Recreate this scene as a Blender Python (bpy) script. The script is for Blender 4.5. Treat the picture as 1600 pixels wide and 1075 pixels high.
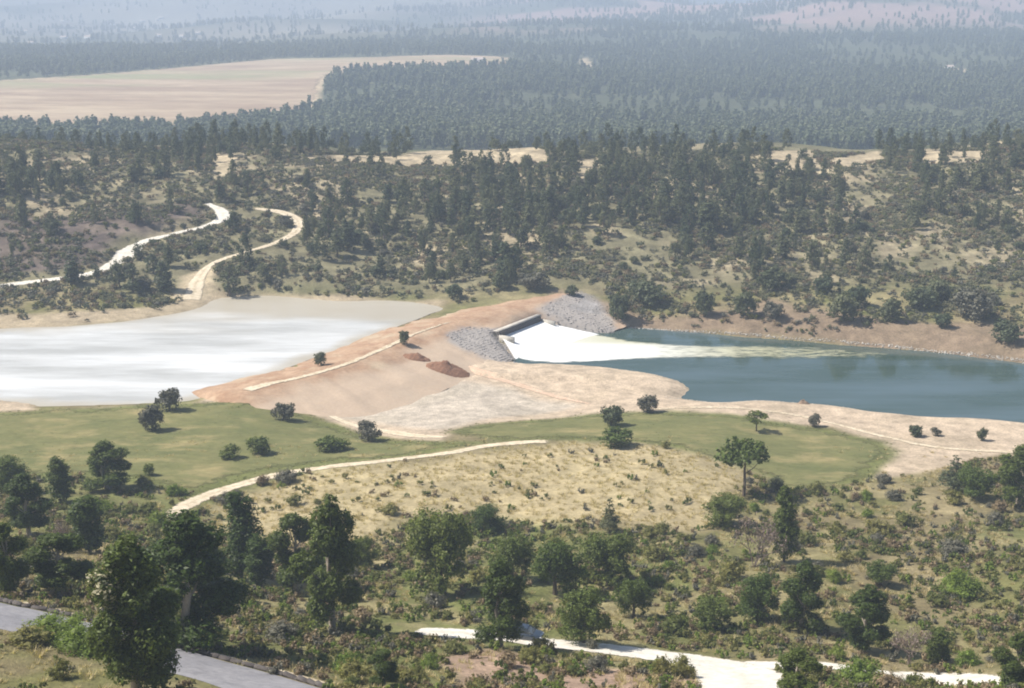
import bpy, math
import numpy as np
from mathutils import Vector, Matrix, Euler
from mathutils.geometry import delaunay_2d_cdt

R = math.radians
rng = np.random.default_rng(11)
sc = bpy.context.scene
for o in list(bpy.data.objects):
    bpy.data.objects.remove(o)
col = sc.collection

# ------------------------------------------------------------------ camera
IW, IH, F = 1600.0, 1075.0, 2200.0          # photograph size and focal length in its pixels
PITCH = R(15.9)
CZ = 100.0
cam_d = bpy.data.cameras.new('camera')
cam = bpy.data.objects.new('camera', cam_d)
col.objects.link(cam)
cam.location = (0, 0, CZ)
cam.rotation_euler = (R(90) - PITCH, 0, 0)
cam_d.sensor_width = 36.0
cam_d.lens = 36.0 * F / IW
cam_d.clip_start = 1.0
cam_d.clip_end = 30000.0
sc.camera = cam

# ------------------------------------------------------------------ sky, sun, exposure
SUN_AZ = math.atan2(-0.85, 0.06)            # from +Y towards +X
SUN_EL = R(51)
TO_SUN = Vector((math.sin(SUN_AZ) * math.cos(SUN_EL), math.cos(SUN_AZ) * math.cos(SUN_EL), math.sin(SUN_EL)))
world = bpy.data.worlds.new('World')
sc.world = world
world.use_nodes = True
wn = world.node_tree
wn.nodes.clear()
sky = wn.nodes.new('ShaderNodeTexSky')
sky.sky_type = 'NISHITA'
sky.sun_disc = False
sky.sun_elevation = SUN_EL
sky.sun_rotation = SUN_AZ
sky.air_density = 1.0
sky.dust_density = 1.5
bg = wn.nodes.new('ShaderNodeBackground')
bg.inputs['Strength'].default_value = 0.08
wo = wn.nodes.new('ShaderNodeOutputWorld')
wn.links.new(sky.outputs[0], bg.inputs[0])
wn.links.new(bg.outputs[0], wo.inputs[0])
sun_d = bpy.data.lights.new('sun', 'SUN')
sun_d.energy = 5.0
sun_d.angle = R(0.53)
sun_d.color = (1.0, 0.945, 0.86)
sun = bpy.data.objects.new('sun', sun_d)
col.objects.link(sun)
sun.location = (-200, 150, 300)
sun.rotation_euler = (-TO_SUN).to_track_quat('-Z', 'Y').to_euler()
sc.view_settings.view_transform = 'Standard'
sc.view_settings.look = 'None'
sc.view_settings.gamma = 1.0
sc.view_settings.use_curve_mapping = False
sc.view_settings.exposure = 0.40
sc.render.engine = 'CYCLES'
sc.cycles.max_bounces = 6
sc.cycles.diffuse_bounces = 2
sc.cycles.glossy_bounces = 2
sc.cycles.transmission_bounces = 3
sc.cycles.transparent_max_bounces = 6
sc.cycles.volume_bounces = 1
sc.cycles.use_denoising = True
sc.cycles.filter_width = 1.9

# ------------------------------------------------------------------ maths helpers
def sstep(a, b, x):
    t = np.clip((np.asarray(x, float) - a) / (b - a), 0, 1)
    return t * t * (3 - 2 * t)

def _hash(ix, iy, seed):
    n = (ix.astype(np.int64) * 374761393 + iy.astype(np.int64) * 668265263 + seed * 2147483647) & 0xFFFFFFFF
    n = ((n ^ (n >> 13)) * 1274126177) & 0xFFFFFFFF
    n = n ^ (n >> 16)
    return (n & 0xFFFFFF) / float(0xFFFFFF)

def vnoise(x, y, seed=0):
    x = np.asarray(x, float); y = np.asarray(y, float)
    ix = np.floor(x); iy = np.floor(y)
    fx = x - ix; fy = y - iy
    fx = fx * fx * fx * (fx * (fx * 6 - 15) + 10); fy = fy * fy * fy * (fy * (fy * 6 - 15) + 10)
    a = _hash(ix, iy, seed); b = _hash(ix + 1, iy, seed); c = _hash(ix, iy + 1, seed); d = _hash(ix + 1, iy + 1, seed)
    return (a * (1 - fx) + b * fx) * (1 - fy) + (c * (1 - fx) + d * fx) * fy

def fbm(x, y, scale, seed=0, oct=4):
    t = 0; amp = 0.5; tot = 0
    for k in range(oct):
        t = t + amp * vnoise(np.asarray(x) / scale + 17.3 * k, np.asarray(y) / scale - 9.1 * k, seed + k)
        tot += amp; amp *= 0.5; scale *= 0.5
    return t / tot          # 0..1

def sdist(poly, x, y):
    """signed distance to a polygon, positive inside"""
    x = np.asarray(x, float); y = np.asarray(y, float)
    P = np.asarray(poly, float)[:, :2]
    d2 = np.full(x.shape, 1e18); ins = np.zeros(x.shape, bool)
    for i in range(len(P)):
        ax, ay = P[i]; bx, by = P[(i + 1) % len(P)]
        ex, ey = bx - ax, by - ay
        L = ex * ex + ey * ey + 1e-12
        t = np.clip(((x - ax) * ex + (y - ay) * ey) / L, 0, 1)
        d2 = np.minimum(d2, (x - ax - t * ex) ** 2 + (y - ay - t * ey) ** 2)
        cond = ((ay > y) != (by > y))
        with np.errstate(divide='ignore', invalid='ignore'):
            xi = (bx - ax) * (y - ay) / (by - ay if by != ay else 1e-12) + ax
        ins ^= cond & (x < xi)
    d = np.sqrt(d2)
    return np.where(ins, d, -d)

def pdist(path, x, y):
    """distance to an open path"""
    x = np.asarray(x, float); y = np.asarray(y, float)
    P = np.asarray(path, float)[:, :2]
    d2 = np.full(x.shape, 1e18)
    for i in range(len(P) - 1):
        ax, ay = P[i]; bx, by = P[i + 1]
        ex, ey = bx - ax, by - ay
        t = np.clip(((x - ax) * ex + (y - ay) * ey) / (ex * ex + ey * ey + 1e-12), 0, 1)
        d2 = np.minimum(d2, (x - ax - t * ex) ** 2 + (y - ay - t * ey) ** 2)
    return np.sqrt(d2)

cp, sp = math.cos(PITCH), math.sin(PITCH)
def ray(u, v):
    a = (np.asarray(u, float) - IW / 2) / F
    b = -(np.asarray(v, float) - IH / 2) / F
    return a, cp + b * sp, -sp + b * cp            # x, y, z

def at_y(u, v, Y):
    a, dy, dz = ray(u, v)
    t = Y / dy
    return float(a * t), float(Y), float(CZ + dz * t)

def at_z(u, v, z):
    a, dy, dz = ray(u, v)
    t = (z - CZ) / dz
    return float(a * t), float(dy * t), float(z)

# ------------------------------------------------------------------ terrain
CP = [  # sight line (u, v) and how far away the ground stands there
    (0,1075,104),(400,1075,110),(800,1075,118),(1200,1075,123),(1600,1075,124),(-250,1075,100),(1850,1075,126),
    (0,960,123),(300,1030,118),(180,1000,120),
    (480,965,152),(660,985,150),(950,1012,146),(1150,1040,142),(1480,1060,139),(1800,1060,140),(-250,950,124),
    (0,880,166),(400,900,180),(800,900,180),(1200,900,178),(1600,900,178),(1850,900,178),(-250,880,165),
    (420,830,210),(800,820,212),(1150,820,210),(1600,800,216),(0,790,216),(1850,800,216),(-250,790,216),
    (300,785,222),(520,735,240),(700,715,246),(850,692,256),(1100,720,244),(1000,700,252),
    (200,680,266),(600,700,257),(200,720,248),(0,700,258),(0,650,281),(400,650,281),(-250,650,281),
    (1000,660,277),(1300,720,250),(1300,665,277),(1500,720,250),(1600,700,260),(1850,700,260),
    (700,620,304),(850,640,295),(950,600,313),(560,640,297),
    (0,485,372),(300,470,382),(600,465,386),(900,455,386),(1000,480,378),(1200,495,364),(1600,535,342),(1850,545,338),(-250,490,370),
    (-250,400,415),(0,400,415),(200,400,415),(400,380,425),(800,380,430),(1200,400,420),(1600,440,395),(1850,440,395),
    (-250,300,465),(0,300,465),(400,300,482),(800,300,490),(1200,310,485),(1600,300,480),(1850,300,480),
    (-250,235,530),(0,235,530),(400,240,535),(830,240,545),(1200,240,545),(1600,235,530),(1850,235,530),
    (100,205,1050),(-250,205,1050),(500,165,1260),(0,125,1500),(-250,130,1500),(300,112,1650),(500,100,1750),(780,95,1800),
    (1000,200,1100),(1300,200,1120),(1600,200,1120),(1850,200,1120),(1000,100,1900),(1300,100,1850),(1600,100,1800),(1900,100,1800),
    (-250,60,2900),(200,60,2900),(600,60,2700),(-250,0,6000),(200,0,6000),(700,5,5000),(1000,45,2900),(1300,45,2800),(1600,45,2700),(1900,45,2700),
    (1000,0,4800),(1300,0,4600),(1600,0,4400),(1900,0,4400),
]
WP = [at_y(*c) for c in CP]
for Y in (60, 20, -40):
    for x in (-150, -60, 0, 60, 150):
        WP.append((x * (Y + 140) / 200, Y, {60: 60.0, 20: 79.0, -40: 93.0}[Y]))
for x in (-360, -180, 0, 180, 360):
    WP.append((x, 740, -9.0))
for x in (-6500, -3500, -1200, 0, 1700, 4500, 6500):
    WP.append((x, 9000, -95.0)); WP.append((x, 13500, -40.0))
WP = np.array(WP)

def _ab(x, y):
    return np.stack([np.asarray(x, float) / (np.asarray(y, float) + 120) * 2.2, np.log(np.asarray(y, float) + 140)], -1)

def _k(r2):
    return 0.5 * r2 * np.log(r2 + 1e-12)

_A = _ab(WP[:, 0], WP[:, 1])
_n = len(_A)
_K = _k(((_A[:, None] - _A[None]) ** 2).sum(-1)) + np.eye(_n) * 2e-4
_P = np.concatenate([np.ones((_n, 1)), _A], 1)
_M = np.block([[_K, _P], [_P.T, np.zeros((3, 3))]])
_S = np.linalg.solve(_M, np.concatenate([WP[:, 2], np.zeros(3)]))

def h_base(x, y):
    x = np.asarray(x, float); y = np.asarray(y, float)
    A = _ab(x, y).reshape(-1, 2)
    out = np.empty(len(A))
    for s in range(0, len(A), 20000):
        a = A[s:s + 20000]
        out[s:s + 20000] = _k(((a[:, None] - _A[None]) ** 2).sum(-1)) @ _S[:_n] + _S[_n] + a @ _S[_n + 1:]
    out = out.reshape(x.shape)
    return out + sstep(1900, 3200, y) * (fbm(x, y, 900, 41, 3) - 0.44) * 130

RES_Z, POOL_Z = 3.0, 0.0
RES_PX = [(-260,522),(0,513),(130,508),(230,497),(310,482),(345,466),(420,462),(520,470),(620,470),(688,480),(660,495),(600,519),
          (500,556),(400,593),(335,617),(280,628),(170,633),(60,636),(25,628),(-260,598)]
POOL_PX = [(800,563),(900,570),(980,578),(1045,592),(1072,608),(1066,624),(1110,630),(1200,628),(1300,636),(1400,651),(1500,657),(1760,668),
           (1760,592),(1600,567),(1500,555),(1400,545),(1250,533),(1100,521),(1000,512),(940,515),(900,522)]
RES = [at_z(u, v, RES_Z) for u, v in RES_PX]
POOL = [at_z(u, v, POOL_Z) for u, v in POOL_PX]

def smooth_poly(P, sub=6, jit=0.0, seed=3):
    P = np.array(P)[:, :2]; n = len(P); out = []
    for i in range(n):
        p0, p1, p2, p3 = P[i - 1], P[i], P[(i + 1) % n], P[(i + 2) % n]
        for k in range(sub):
            t = k / sub
            out.append(0.5 * (2 * p1 + (p2 - p0) * t + (2 * p0 - 5 * p1 + 4 * p2 - p3) * t * t + (3 * p1 - p0 - 3 * p2 + p3) * t ** 3))
    out = np.array(out)
    if jit:
        out[:, 0] += (fbm(out[:, 0], out[:, 1], 7, seed) - 0.5) * 2 * jit
        out[:, 1] += (fbm(out[:, 0], out[:, 1], 7, seed + 9) - 0.5) * 2 * jit
    return out
HW = [at_z(783, 517, 3.9), at_z(843, 494, 3.9)]         # headwall line above the spillway chute
hw0, hw1 = np.array(HW[0]), np.array(HW[1])
hd = (hw1 - hw0)[:2]; HL = np.linalg.norm(hd); hd /= HL
hn = np.array([hd[1], -hd[0]])                             # downstream
_t0, _t1 = hw0[:2] + hn * .28 - hd * .2, hw1[:2] + hn * .28 + hd * .2
CH = [(_t0[0], _t0[1], 2.35), (_t1[0], _t1[1], 2.35), at_z(940, 524, -0.25), at_z(806, 563, -0.25)]

_c = np.array(CH)
CHX = np.array([_c[0][:2] - hn * 1.1 - hd * .9, _c[1][:2] - hn * 1.1 + hd * .9, _c[2][:2] + hd * .8 + hn, _c[3][:2] - hd * .8 + hn])
CHL = 0.5 * (np.linalg.norm((_c[2] - _c[1])[:2]) + np.linalg.norm((_c[3] - _c[0])[:2]))
def chute_cut(x, y, z):
    """keeps ground and bank below the spillway floor"""
    x = np.asarray(x, float); y = np.asarray(y, float)
    m = (y > 320) & (y < 385) & (np.abs(x) < 60)
    if not m.any(): return z
    w = np.zeros(x.shape); w[m] = sstep(-1.6, 0.0, sdist(CHX, x[m], y[m]))
    dep = np.maximum((x - hw0[0]) * hn[0] + (y - hw0[1]) * hn[1], 0)
    return z * (1 - w) + np.minimum(z, 1.5 - 2.6 * np.minimum(dep / CHL, 1.2)) * w

RES = smooth_poly(RES, 5, 1.0, 5)
POOL = smooth_poly(POOL, 5, 0.9, 8)

def h_smooth(x, y):
    x = np.asarray(x, float); y = np.asarray(y, float)
    h = h_base(x, y)
    for poly, lev, kk in ((RES, RES_Z, 0.10), (POOL, POOL_Z, 0.16)):
        near = (y > 255) & (y < 420)
        if near.any():
            s = np.full(x.shape, -999.0)
            s[near] = sdist(poly, x[near], y[near])
            h = np.where(s > 0, np.minimum(h, lev - np.minimum(0.05 + 0.22 * s, 2.5)), h)
            o = (s <= 0) & (s > -14)
            flo = lev + np.minimum(-s * kk + 0.02, 1.2)
            h = np.where(o, np.maximum(h, flo), h)
            # draw the ground down to the water near the edge
            w = np.clip(1 + s / 9.0, 0, 1)
            h = np.where(o, h * (1 - w) + np.minimum(h, flo + 0.1) * w, h)
    return chute_cut(x, y, h)

ROADS = {}          # filled below: name -> (world path, half width)
def h_fin(x, y):
    x = np.asarray(x, float); y = np.asarray(y, float)
    h = h_smooth(x, y)
    amp = np.where(y < 90, 0.2, 0.45)
    m = np.ones(x.shape)
    for p, w in ROADS.values():
        m = np.minimum(m, sstep(w * 0.9, w + 5, pdist(p, x, y)))
    m = m * sstep(0, 5, np.abs(np.where((y > 255) & (y < 420), np.maximum(sdist(RES, x, y), -50), -50)))
    n1 = fbm(x, y, 9, 21, 4) - 0.5
    n2 = fbm(x, y, 38, 31, 2) - 0.5
    hill = sstep(385, 440, y) * (1 - sstep(560, 700, y))
    fore = 1 - sstep(190, 240, y)
    return h + m * (amp * n1 * (0.6 + 1.4 * fore + 2.2 * hill) + n2 * (1.2 * fore + 5.0 * hill))

def on_ground(u, v, f=None):
    """first meeting of sight lines with the ground"""
    f = f or h_smooth
    u = np.atleast_1d(np.asarray(u, float)); v = np.atleast_1d(np.asarray(v, float))
    a, dy, dz = ray(u, v)
    Ys = np.concatenate([np.arange(70, 620, 1.5), np.geomspace(620, 13000, 420)])
    T = Ys[None] / dy[:, None]
    X = a[:, None] * T; Z = CZ + dz[:, None] * T; YY = np.broadcast_to(Ys[None], X.shape)
    below = Z < f(X, YY)
    below[:, -1] = True
    k = np.maximum(below.argmax(1), 1)
    r = np.arange(len(u))
    z1, z0 = Z[r, k], Z[r, k - 1]
    g1, g0 = f(X[r, k], YY[r, k]), f(X[r, k - 1], YY[r, k - 1])
    d0, d1 = z0 - g0, z1 - g1
    t = np.clip(d0 / (d0 - d1 + 1e-9), 0, 1)
    y = Ys[k - 1] * (1 - t) + Ys[k] * t
    x = a * y / dy
    return np.stack([x, y, f(x, y)], 1)

# ------------------------------------------------------------------ materials
MATS = {}
def newmat(name):
    m = bpy.data.materials.new(name)
    m.use_nodes = True
    nt = m.node_tree
    nt.nodes.clear()
    out = nt.nodes.new('ShaderNodeOutputMaterial')
    MATS[name] = m
    return m, nt, out

def N(nt, t, **kw):
    n = nt.nodes.new(t)
    for k, v in kw.items():
        if k.startswith('i_'):
            n.inputs[k[2:].replace('_', ' ')].default_value = v
        else:
            setattr(n, k, v)
    return n

def noise(nt, scale, detail=4, rough=0.6, vec=None):
    n = N(nt, 'ShaderNodeTexNoise')
    n.inputs['Scale'].default_value = scale
    n.inputs['Detail'].default_value = detail
    n.inputs['Roughness'].default_value = rough
    if vec is not None:
        nt.links.new(vec, n.inputs['Vector'])
    return n

def world_pos(nt, sx=1, sy=1, sz=1):
    g = N(nt, 'ShaderNodeNewGeometry')
    m = N(nt, 'ShaderNodeMapping')
    m.inputs['Scale'].default_value = (sx, sy, sz)
    nt.links.new(g.outputs['Position'], m.inputs['Vector'])
    return m.outputs[0]

def maprange(nt, val, a, b, c, d):
    m = N(nt, 'ShaderNodeMapRange')
    for i, v in zip(range(1, 5), (a, b, c, d)):
        m.inputs[i].default_value = v
    nt.links.new(val, m.inputs[0])
    return m.outputs[0]

def mixcol(nt, fac, a, b, blend='MIX'):
    m = N(nt, 'ShaderNodeMix', data_type='RGBA', blend_type=blend)
    for sock, v in ((m.inputs[0], fac), (m.inputs[6], a), (m.inputs[7], b)):
        if hasattr(v, 'links'):
            nt.links.new(v, sock)
        elif isinstance(v, (int, float)):
            sock.default_value = v
        else:
            sock.default_value = (*v, 1)
    return m.outputs[2]

def principled(nt, out, color, rough=0.8, spec=0.3, bump=None, bump_s=0.5, bump_d=0.1):
    b = N(nt, 'ShaderNodeBsdfPrincipled')
    if hasattr(color, 'links'):
        nt.links.new(color, b.inputs['Base Color'])
    else:
        b.inputs['Base Color'].default_value = (*color, 1)
    if hasattr(rough, 'links'):
        nt.links.new(rough, b.inputs['Roughness'])
    else:
        b.inputs['Roughness'].default_value = rough
    b.inputs['Specular IOR Level'].default_value = spec
    if bump is not None:
        bp = N(nt, 'ShaderNodeBump')
        bp.inputs['Strength'].default_value = bump_s
        bp.inputs['Distance'].default_value = bump_d
        nt.links.new(bump, bp.inputs['Height'])
        nt.links.new(bp.outputs[0], b.inputs['Normal'])
    nt.links.new(b.outputs[0], out.inputs['Surface'])
    return b

def mat_ground():
    m, nt, out = newmat('ground_soil')
    a = N(nt, 'ShaderNodeAttribute', attribute_name='soil')
    p = world_pos(nt)
    n1 = noise(nt, 0.35, 6, 0.65, p)
    n2 = noise(nt, 2.1, 5, 0.7, p)
    n3 = noise(nt, 0.06, 4, 0.6, p)
    f1 = maprange(nt, n1.outputs[0], 0.3, 0.7, 0.68, 1.3)
    c = mixcol(nt, 1.0, a.outputs['Color'], f1, 'MULTIPLY')
    c = mixcol(nt, 1.0, c, maprange(nt, n2.outputs[0], 0.3, 0.7, 0.7, 1.28), 'MULTIPLY')
    c = mixcol(nt, maprange(nt, n3.outputs[0], 0.45, 0.75, 0.0, 0.25), c, (0.19, 0.165, 0.085))
    principled(nt, out, c, 0.95, 0.1, n2.outputs[0], 0.9, 0.25)
    return m

def mat_simple(name, c1, c2, scale, rough=0.9, spec=0.15, bump=0.4, bd=0.05, sx=1, sy=1, sz=1, c3=None, scale3=8.0, d3=0.5):
    m, nt, out = newmat(name)
    p = world_pos(nt, sx, sy, sz)
    n1 = noise(nt, scale, 6, 0.65, p)
    n2 = noise(nt, scale * 6.3, 5, 0.7, p)
    c = mixcol(nt, maprange(nt, n1.outputs[0], 0.35, 0.65, 0, 1), c1, c2)
    if c3 is not None:
        n3 = noise(nt, scale3, 4, 0.6, p)
        c = mixcol(nt, maprange(nt, n3.outputs[0], 0.52, 0.68, 0, d3), c, c3)
    c = mixcol(nt, 1.0, c, maprange(nt, n2.outputs[0], 0.25, 0.75, 0.78, 1.22), 'MULTIPLY')
    principled(nt, out, c, rough, spec, n2.outputs[0], bump, bd)
    return m

def ragged(m, scale=1.3, reach=1.1):
    """lets a sheet's rim break up into the ground below it"""
    nt = m.node_tree
    b = next(n for n in nt.nodes if n.type == 'BSDF_PRINCIPLED')
    a = N(nt, 'ShaderNodeAttribute', attribute_name='rim')
    n1 = noise(nt, scale, 5, 0.7, world_pos(nt))
    ad = N(nt, 'ShaderNodeMath', operation='ADD')
    nt.links.new(maprange(nt, a.outputs['Fac'], 0, reach, -0.35, 1.0), ad.inputs[0])
    nt.links.new(maprange(nt, n1.outputs[0], 0.3, 0.7, -0.5, 0.5), ad.inputs[1])
    nt.links.new(maprange(nt, ad.outputs[0], 0.1, 0.55, 0, 1), b.inputs['Alpha'])
    return m

def rutted(m, grass):
    """two worn wheel lines with a rougher, partly overgrown strip between them and along the sides"""
    nt = m.node_tree
    b = next(n for n in nt.nodes if n.type == 'BSDF_PRINCIPLED')
    src = b.inputs['Base Color'].links[0].from_socket
    a = N(nt, 'ShaderNodeAttribute', attribute_name='lane')
    ab = N(nt, 'ShaderNodeMath', operation='ABSOLUTE'); nt.links.new(a.outputs['Fac'], ab.inputs[0])
    sb = N(nt, 'ShaderNodeMath', operation='SUBTRACT'); nt.links.new(ab.outputs[0], sb.inputs[0]); sb.inputs[1].default_value = 0.45
    a2 = N(nt, 'ShaderNodeMath', operation='ABSOLUTE'); nt.links.new(sb.outputs[0], a2.inputs[0])
    n1 = noise(nt, 0.8, 5, 0.7, world_pos(nt))
    ad = N(nt, 'ShaderNodeMath', operation='ADD'); nt.links.new(a2.outputs[0], ad.inputs[0])
    nt.links.new(maprange(nt, n1.outputs[0], 0.3, 0.7, -0.4, 0.4), ad.inputs[1])
    c = mixcol(nt, maprange(nt, ad.outputs[0], 0.2, 0.7, 0.0, 0.75), src, grass)
    nt.links.new(c, b.inputs['Base Color'])
    return m

def mat_leaf(name, c1, c2, trans=0.25, rough=0.55, var=0.45):
    m, nt, out = newmat(name)
    oi = N(nt, 'ShaderNodeObjectInfo')
    g = N(nt, 'ShaderNodeNewGeometry')
    c = mixcol(nt, oi.outputs['Random'], c1, c2)
    f = maprange(nt, g.outputs['Random Per Island'], 0, 1, 1 - var, 1 + var)
    c = mixcol(nt, 1.0, c, f, 'MULTIPLY')
    b = N(nt, 'ShaderNodeBsdfPrincipled')
    nt.links.new(c, b.inputs['Base Color'])
    b.inputs['Roughness'].default_value = rough
    b.inputs['Specular IOR Level'].default_value = 0.25
    t = N(nt, 'ShaderNodeBsdfTranslucent')
    ct = mixcol(nt, 1.0, c, (1.3, 1.35, 0.7), 'MULTIPLY')
    nt.links.new(ct, t.inputs['Color'])
    mx = N(nt, 'ShaderNodeMixShader')
    mx.inputs[0].default_value = trans
    nt.links.new(b.outputs[0], mx.inputs[1])
    nt.links.new(t.outputs[0], mx.inputs[2])
    nt.links.new(mx.outputs[0], out.inputs['Surface'])
    return m

M_GROUND = mat_ground()
M_ASPHALT = mat_simple('worn_asphalt', (0.23, 0.225, 0.24), (0.30, 0.29, 0.30), 0.25, 0.85, 0.25, 0.3, 0.02, c3=(0.17, 0.165, 0.175), scale3=0.6)
M_GRAVEL = mat_simple('pale_gravel', (0.66, 0.62, 0.54), (0.76, 0.72, 0.64), 0.3, 0.95, 0.1, 0.4, 0.05, c3=(0.50, 0.44, 0.34), scale3=0.5)
M_DIRT = mat_simple('pale_dirt', (0.60, 0.50, 0.36), (0.70, 0.61, 0.46), 0.3, 0.95, 0.1, 0.4, 0.05, c3=(0.45, 0.36, 0.24), scale3=0.4)
M_PINKDIRT = mat_simple('pinkish_dirt', (0.56, 0.40, 0.29), (0.66, 0.50, 0.37), 0.3, 0.95, 0.1, 0.4, 0.05, c3=(0.42, 0.30, 0.2), scale3=0.4)
M_FIELD = mat_simple('short_grass', (0.125, 0.135, 0.052), (0.19, 0.18, 0.075), 0.12, 0.95, 0.1, 0.6, 0.12, c3=(0.33, 0.27, 0.13), scale3=0.13, d3=0.75, sx=0.6)
M_STUBBLE = mat_simple('dry_stubble', (0.32, 0.225, 0.15), (0.49, 0.385, 0.26), 0.02, 0.95, 0.1, 0.5, 0.2, c3=(0.29, 0.29, 0.15), scale3=0.007, d3=1.0, sx=0.35, sy=1.2)
M_DAM = mat_simple('red_brown_fill', (0.33, 0.205, 0.13), (0.46, 0.32, 0.215), 0.18, 0.95, 0.1, 0.7, 0.15, c3=(0.50, 0.41, 0.29), scale3=0.1, d3=0.8)
for _m in (M_GRAVEL, M_DIRT, M_PINKDIRT): ragged(_m)
rutted(M_DIRT, (0.36, 0.29, 0.17)); rutted(M_GRAVEL, (0.56, 0.51, 0.42)); rutted(M_PINKDIRT, (0.44, 0.33, 0.24))
ragged(M_FIELD, 0.3, 6.0)
ragged(M_STUBBLE, 0.08, 14)
def greyed(m):
    nt = m.node_tree
    b = next(n for n in nt.nodes if n.type == 'BSDF_PRINCIPLED')
    src = b.inputs['Base Color'].links[0].from_socket
    a = N(nt, 'ShaderNodeAttribute', attribute_name='stony')
    n1 = noise(nt, 1.4, 5, 0.7, world_pos(nt))
    sd = N(nt, 'ShaderNodeAttribute', attribute_name='sandy')
    src = mixcol(nt, sd.outputs['Fac'], src, mixcol(nt, n1.outputs[0], (0.42, 0.32, 0.235), (0.60, 0.48, 0.36)))
    g = mixcol(nt, n1.outputs[0], (0.25, 0.235, 0.225), (0.44, 0.41, 0.385))
    nt.links.new(mixcol(nt, a.outputs['Fac'], src, g), b.inputs['Base Color'])
greyed(M_DAM)
M_ROCK = mat_simple('grey_rock', (0.30, 0.28, 0.27), (0.42, 0.39, 0.365), 0.3, 0.9, 0.2, 0.6, 0.1)
M_BROWNROCK = mat_simple('brown_rock', (0.20, 0.14, 0.10), (0.32, 0.24, 0.17), 0.8, 0.95, 0.1, 0.6, 0.1)
M_PALEROCK = mat_simple('pale_rock', (0.48, 0.44, 0.38), (0.62, 0.58, 0.52), 0.8, 0.9, 0.2, 0.6, 0.1)
M_CONCRETE = mat_simple('weathered_concrete', (0.42, 0.39, 0.34), (0.54, 0.51, 0.45), 0.5, 0.85, 0.2, 0.3, 0.02, c3=(0.3, 0.27, 0.23), scale3=0.9)
M_DARKCONC = mat_simple('shaded_concrete', (0.055, 0.048, 0.045), (0.09, 0.08, 0.075), 0.6, 0.7, 0.3, 0.3, 0.02)  # shade on the headwall's downstream face put into the concrete colour
M_BARK = mat_simple('bark', (0.10, 0.075, 0.055), (0.19, 0.155, 0.125), 1.5, 0.95, 0.1, 0.5, 0.03, sz=0.3)
M_PALEBARK = mat_simple('pale_bark', (0.30, 0.25, 0.20), (0.46, 0.40, 0.33), 1.2, 0.9, 0.1, 0.4, 0.02, sz=0.3)
M_HOUSE = mat_simple('whitewash', (0.75, 0.74, 0.71), (0.82, 0.81, 0.78), 0.3, 0.9, 0.2, 0.1, 0.01)
M_ROOF = mat_simple('clay_roof', (0.36, 0.15, 0.09), (0.46, 0.22, 0.13), 0.6, 0.9, 0.15, 0.3, 0.05)
M_PALEROOF = mat_simple('faded_roof', (0.46, 0.38, 0.33), (0.56, 0.47, 0.41), 0.6, 0.9, 0.15, 0.3, 0.05)
M_WIN = mat_simple('dark_opening', (0.03, 0.03, 0.035), (0.05, 0.05, 0.055), 0.5, 0.3, 0.5, 0.0, 0.01)

def mat_water():
    m, nt, out = newmat('pool_water')
    p = world_pos(nt, 1.0, 1.6, 1)
    w1 = noise(nt, 0.9, 4, 0.6, p)
    c3 = noise(nt, 0.05, 4, 0.55, world_pos(nt, 0.35, 1.8, 1))
    c = mixcol(nt, maprange(nt, c3.outputs[0], 0.35, 0.65, 0, 1), (0.038, 0.066, 0.048), (0.080, 0.120, 0.130))
    b = principled(nt, out, c, 0.08, 0.5, w1.outputs[0], 0.16, 0.05)
    b.inputs['IOR'].default_value = 1.33
    return m

def mat_reservoir():
    m, nt, out = newmat('milky_water')
    p = world_pos(nt, 0.22, 1.1, 1)
    n1 = noise(nt, 0.09, 6, 0.62, p)
    n2 = noise(nt, 0.5, 5, 0.6, p)
    c = mixcol(nt, maprange(nt, n1.outputs[0], 0.36, 0.62, 0, 1), (0.42, 0.42, 0.40), (0.70, 0.705, 0.695))
    c = mixcol(nt, maprange(nt, n2.outputs[0], 0.5, 0.75, 0, 0.4), c, (0.54, 0.55, 0.54))
    s = N(nt, 'ShaderNodeAttribute', attribute_name='shore')
    c = mixcol(nt, s.outputs['Fac'], c, (0.42, 0.37, 0.28))
    w = noise(nt, 1.1, 4, 0.6, world_pos(nt, 1, 1.5, 1))
    b = principled(nt, out, c, 0.3, 0.5, w.outputs[0], 0.6, 0.08)
    b.inputs['IOR'].default_value = 1.33
    return m

def mat_foam():
    m, nt, out = newmat('white_foam')
    a = N(nt, 'ShaderNodeAttribute', attribute_name='cover')
    p = world_pos(nt, 0.45, 1.3, 1)
    n1 = noise(nt, 0.55, 6, 0.65, p)
    ad = N(nt, 'ShaderNodeMath', operation='ADD')
    nt.links.new(a.outputs['Fac'], ad.inputs[0])
    nt.links.new(maprange(nt, n1.outputs[0], 0.25, 0.75, -0.45, 0.45), ad.inputs[1])
    al = maprange(nt, ad.outputs[0], 0.25, 0.85, 0.0, 1.0)
    y = N(nt, 'ShaderNodeAttribute', attribute_name='tint')
    c = mixcol(nt, y.outputs['Fac'], (0.74, 0.75, 0.73), (0.44, 0.43, 0.28))
    b = N(nt, 'ShaderNodeBsdfPrincipled')
    nt.links.new(c, b.inputs['Base Color'])
    b.inputs['Roughness'].default_value = 0.7
    nt.links.new(al, b.inputs['Alpha'])
    nt.links.new(b.outputs[0], out.inputs['Surface'])
    return m
M_WATER, M_RES, M_FOAM = mat_water(), mat_reservoir(), mat_foam()

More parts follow.
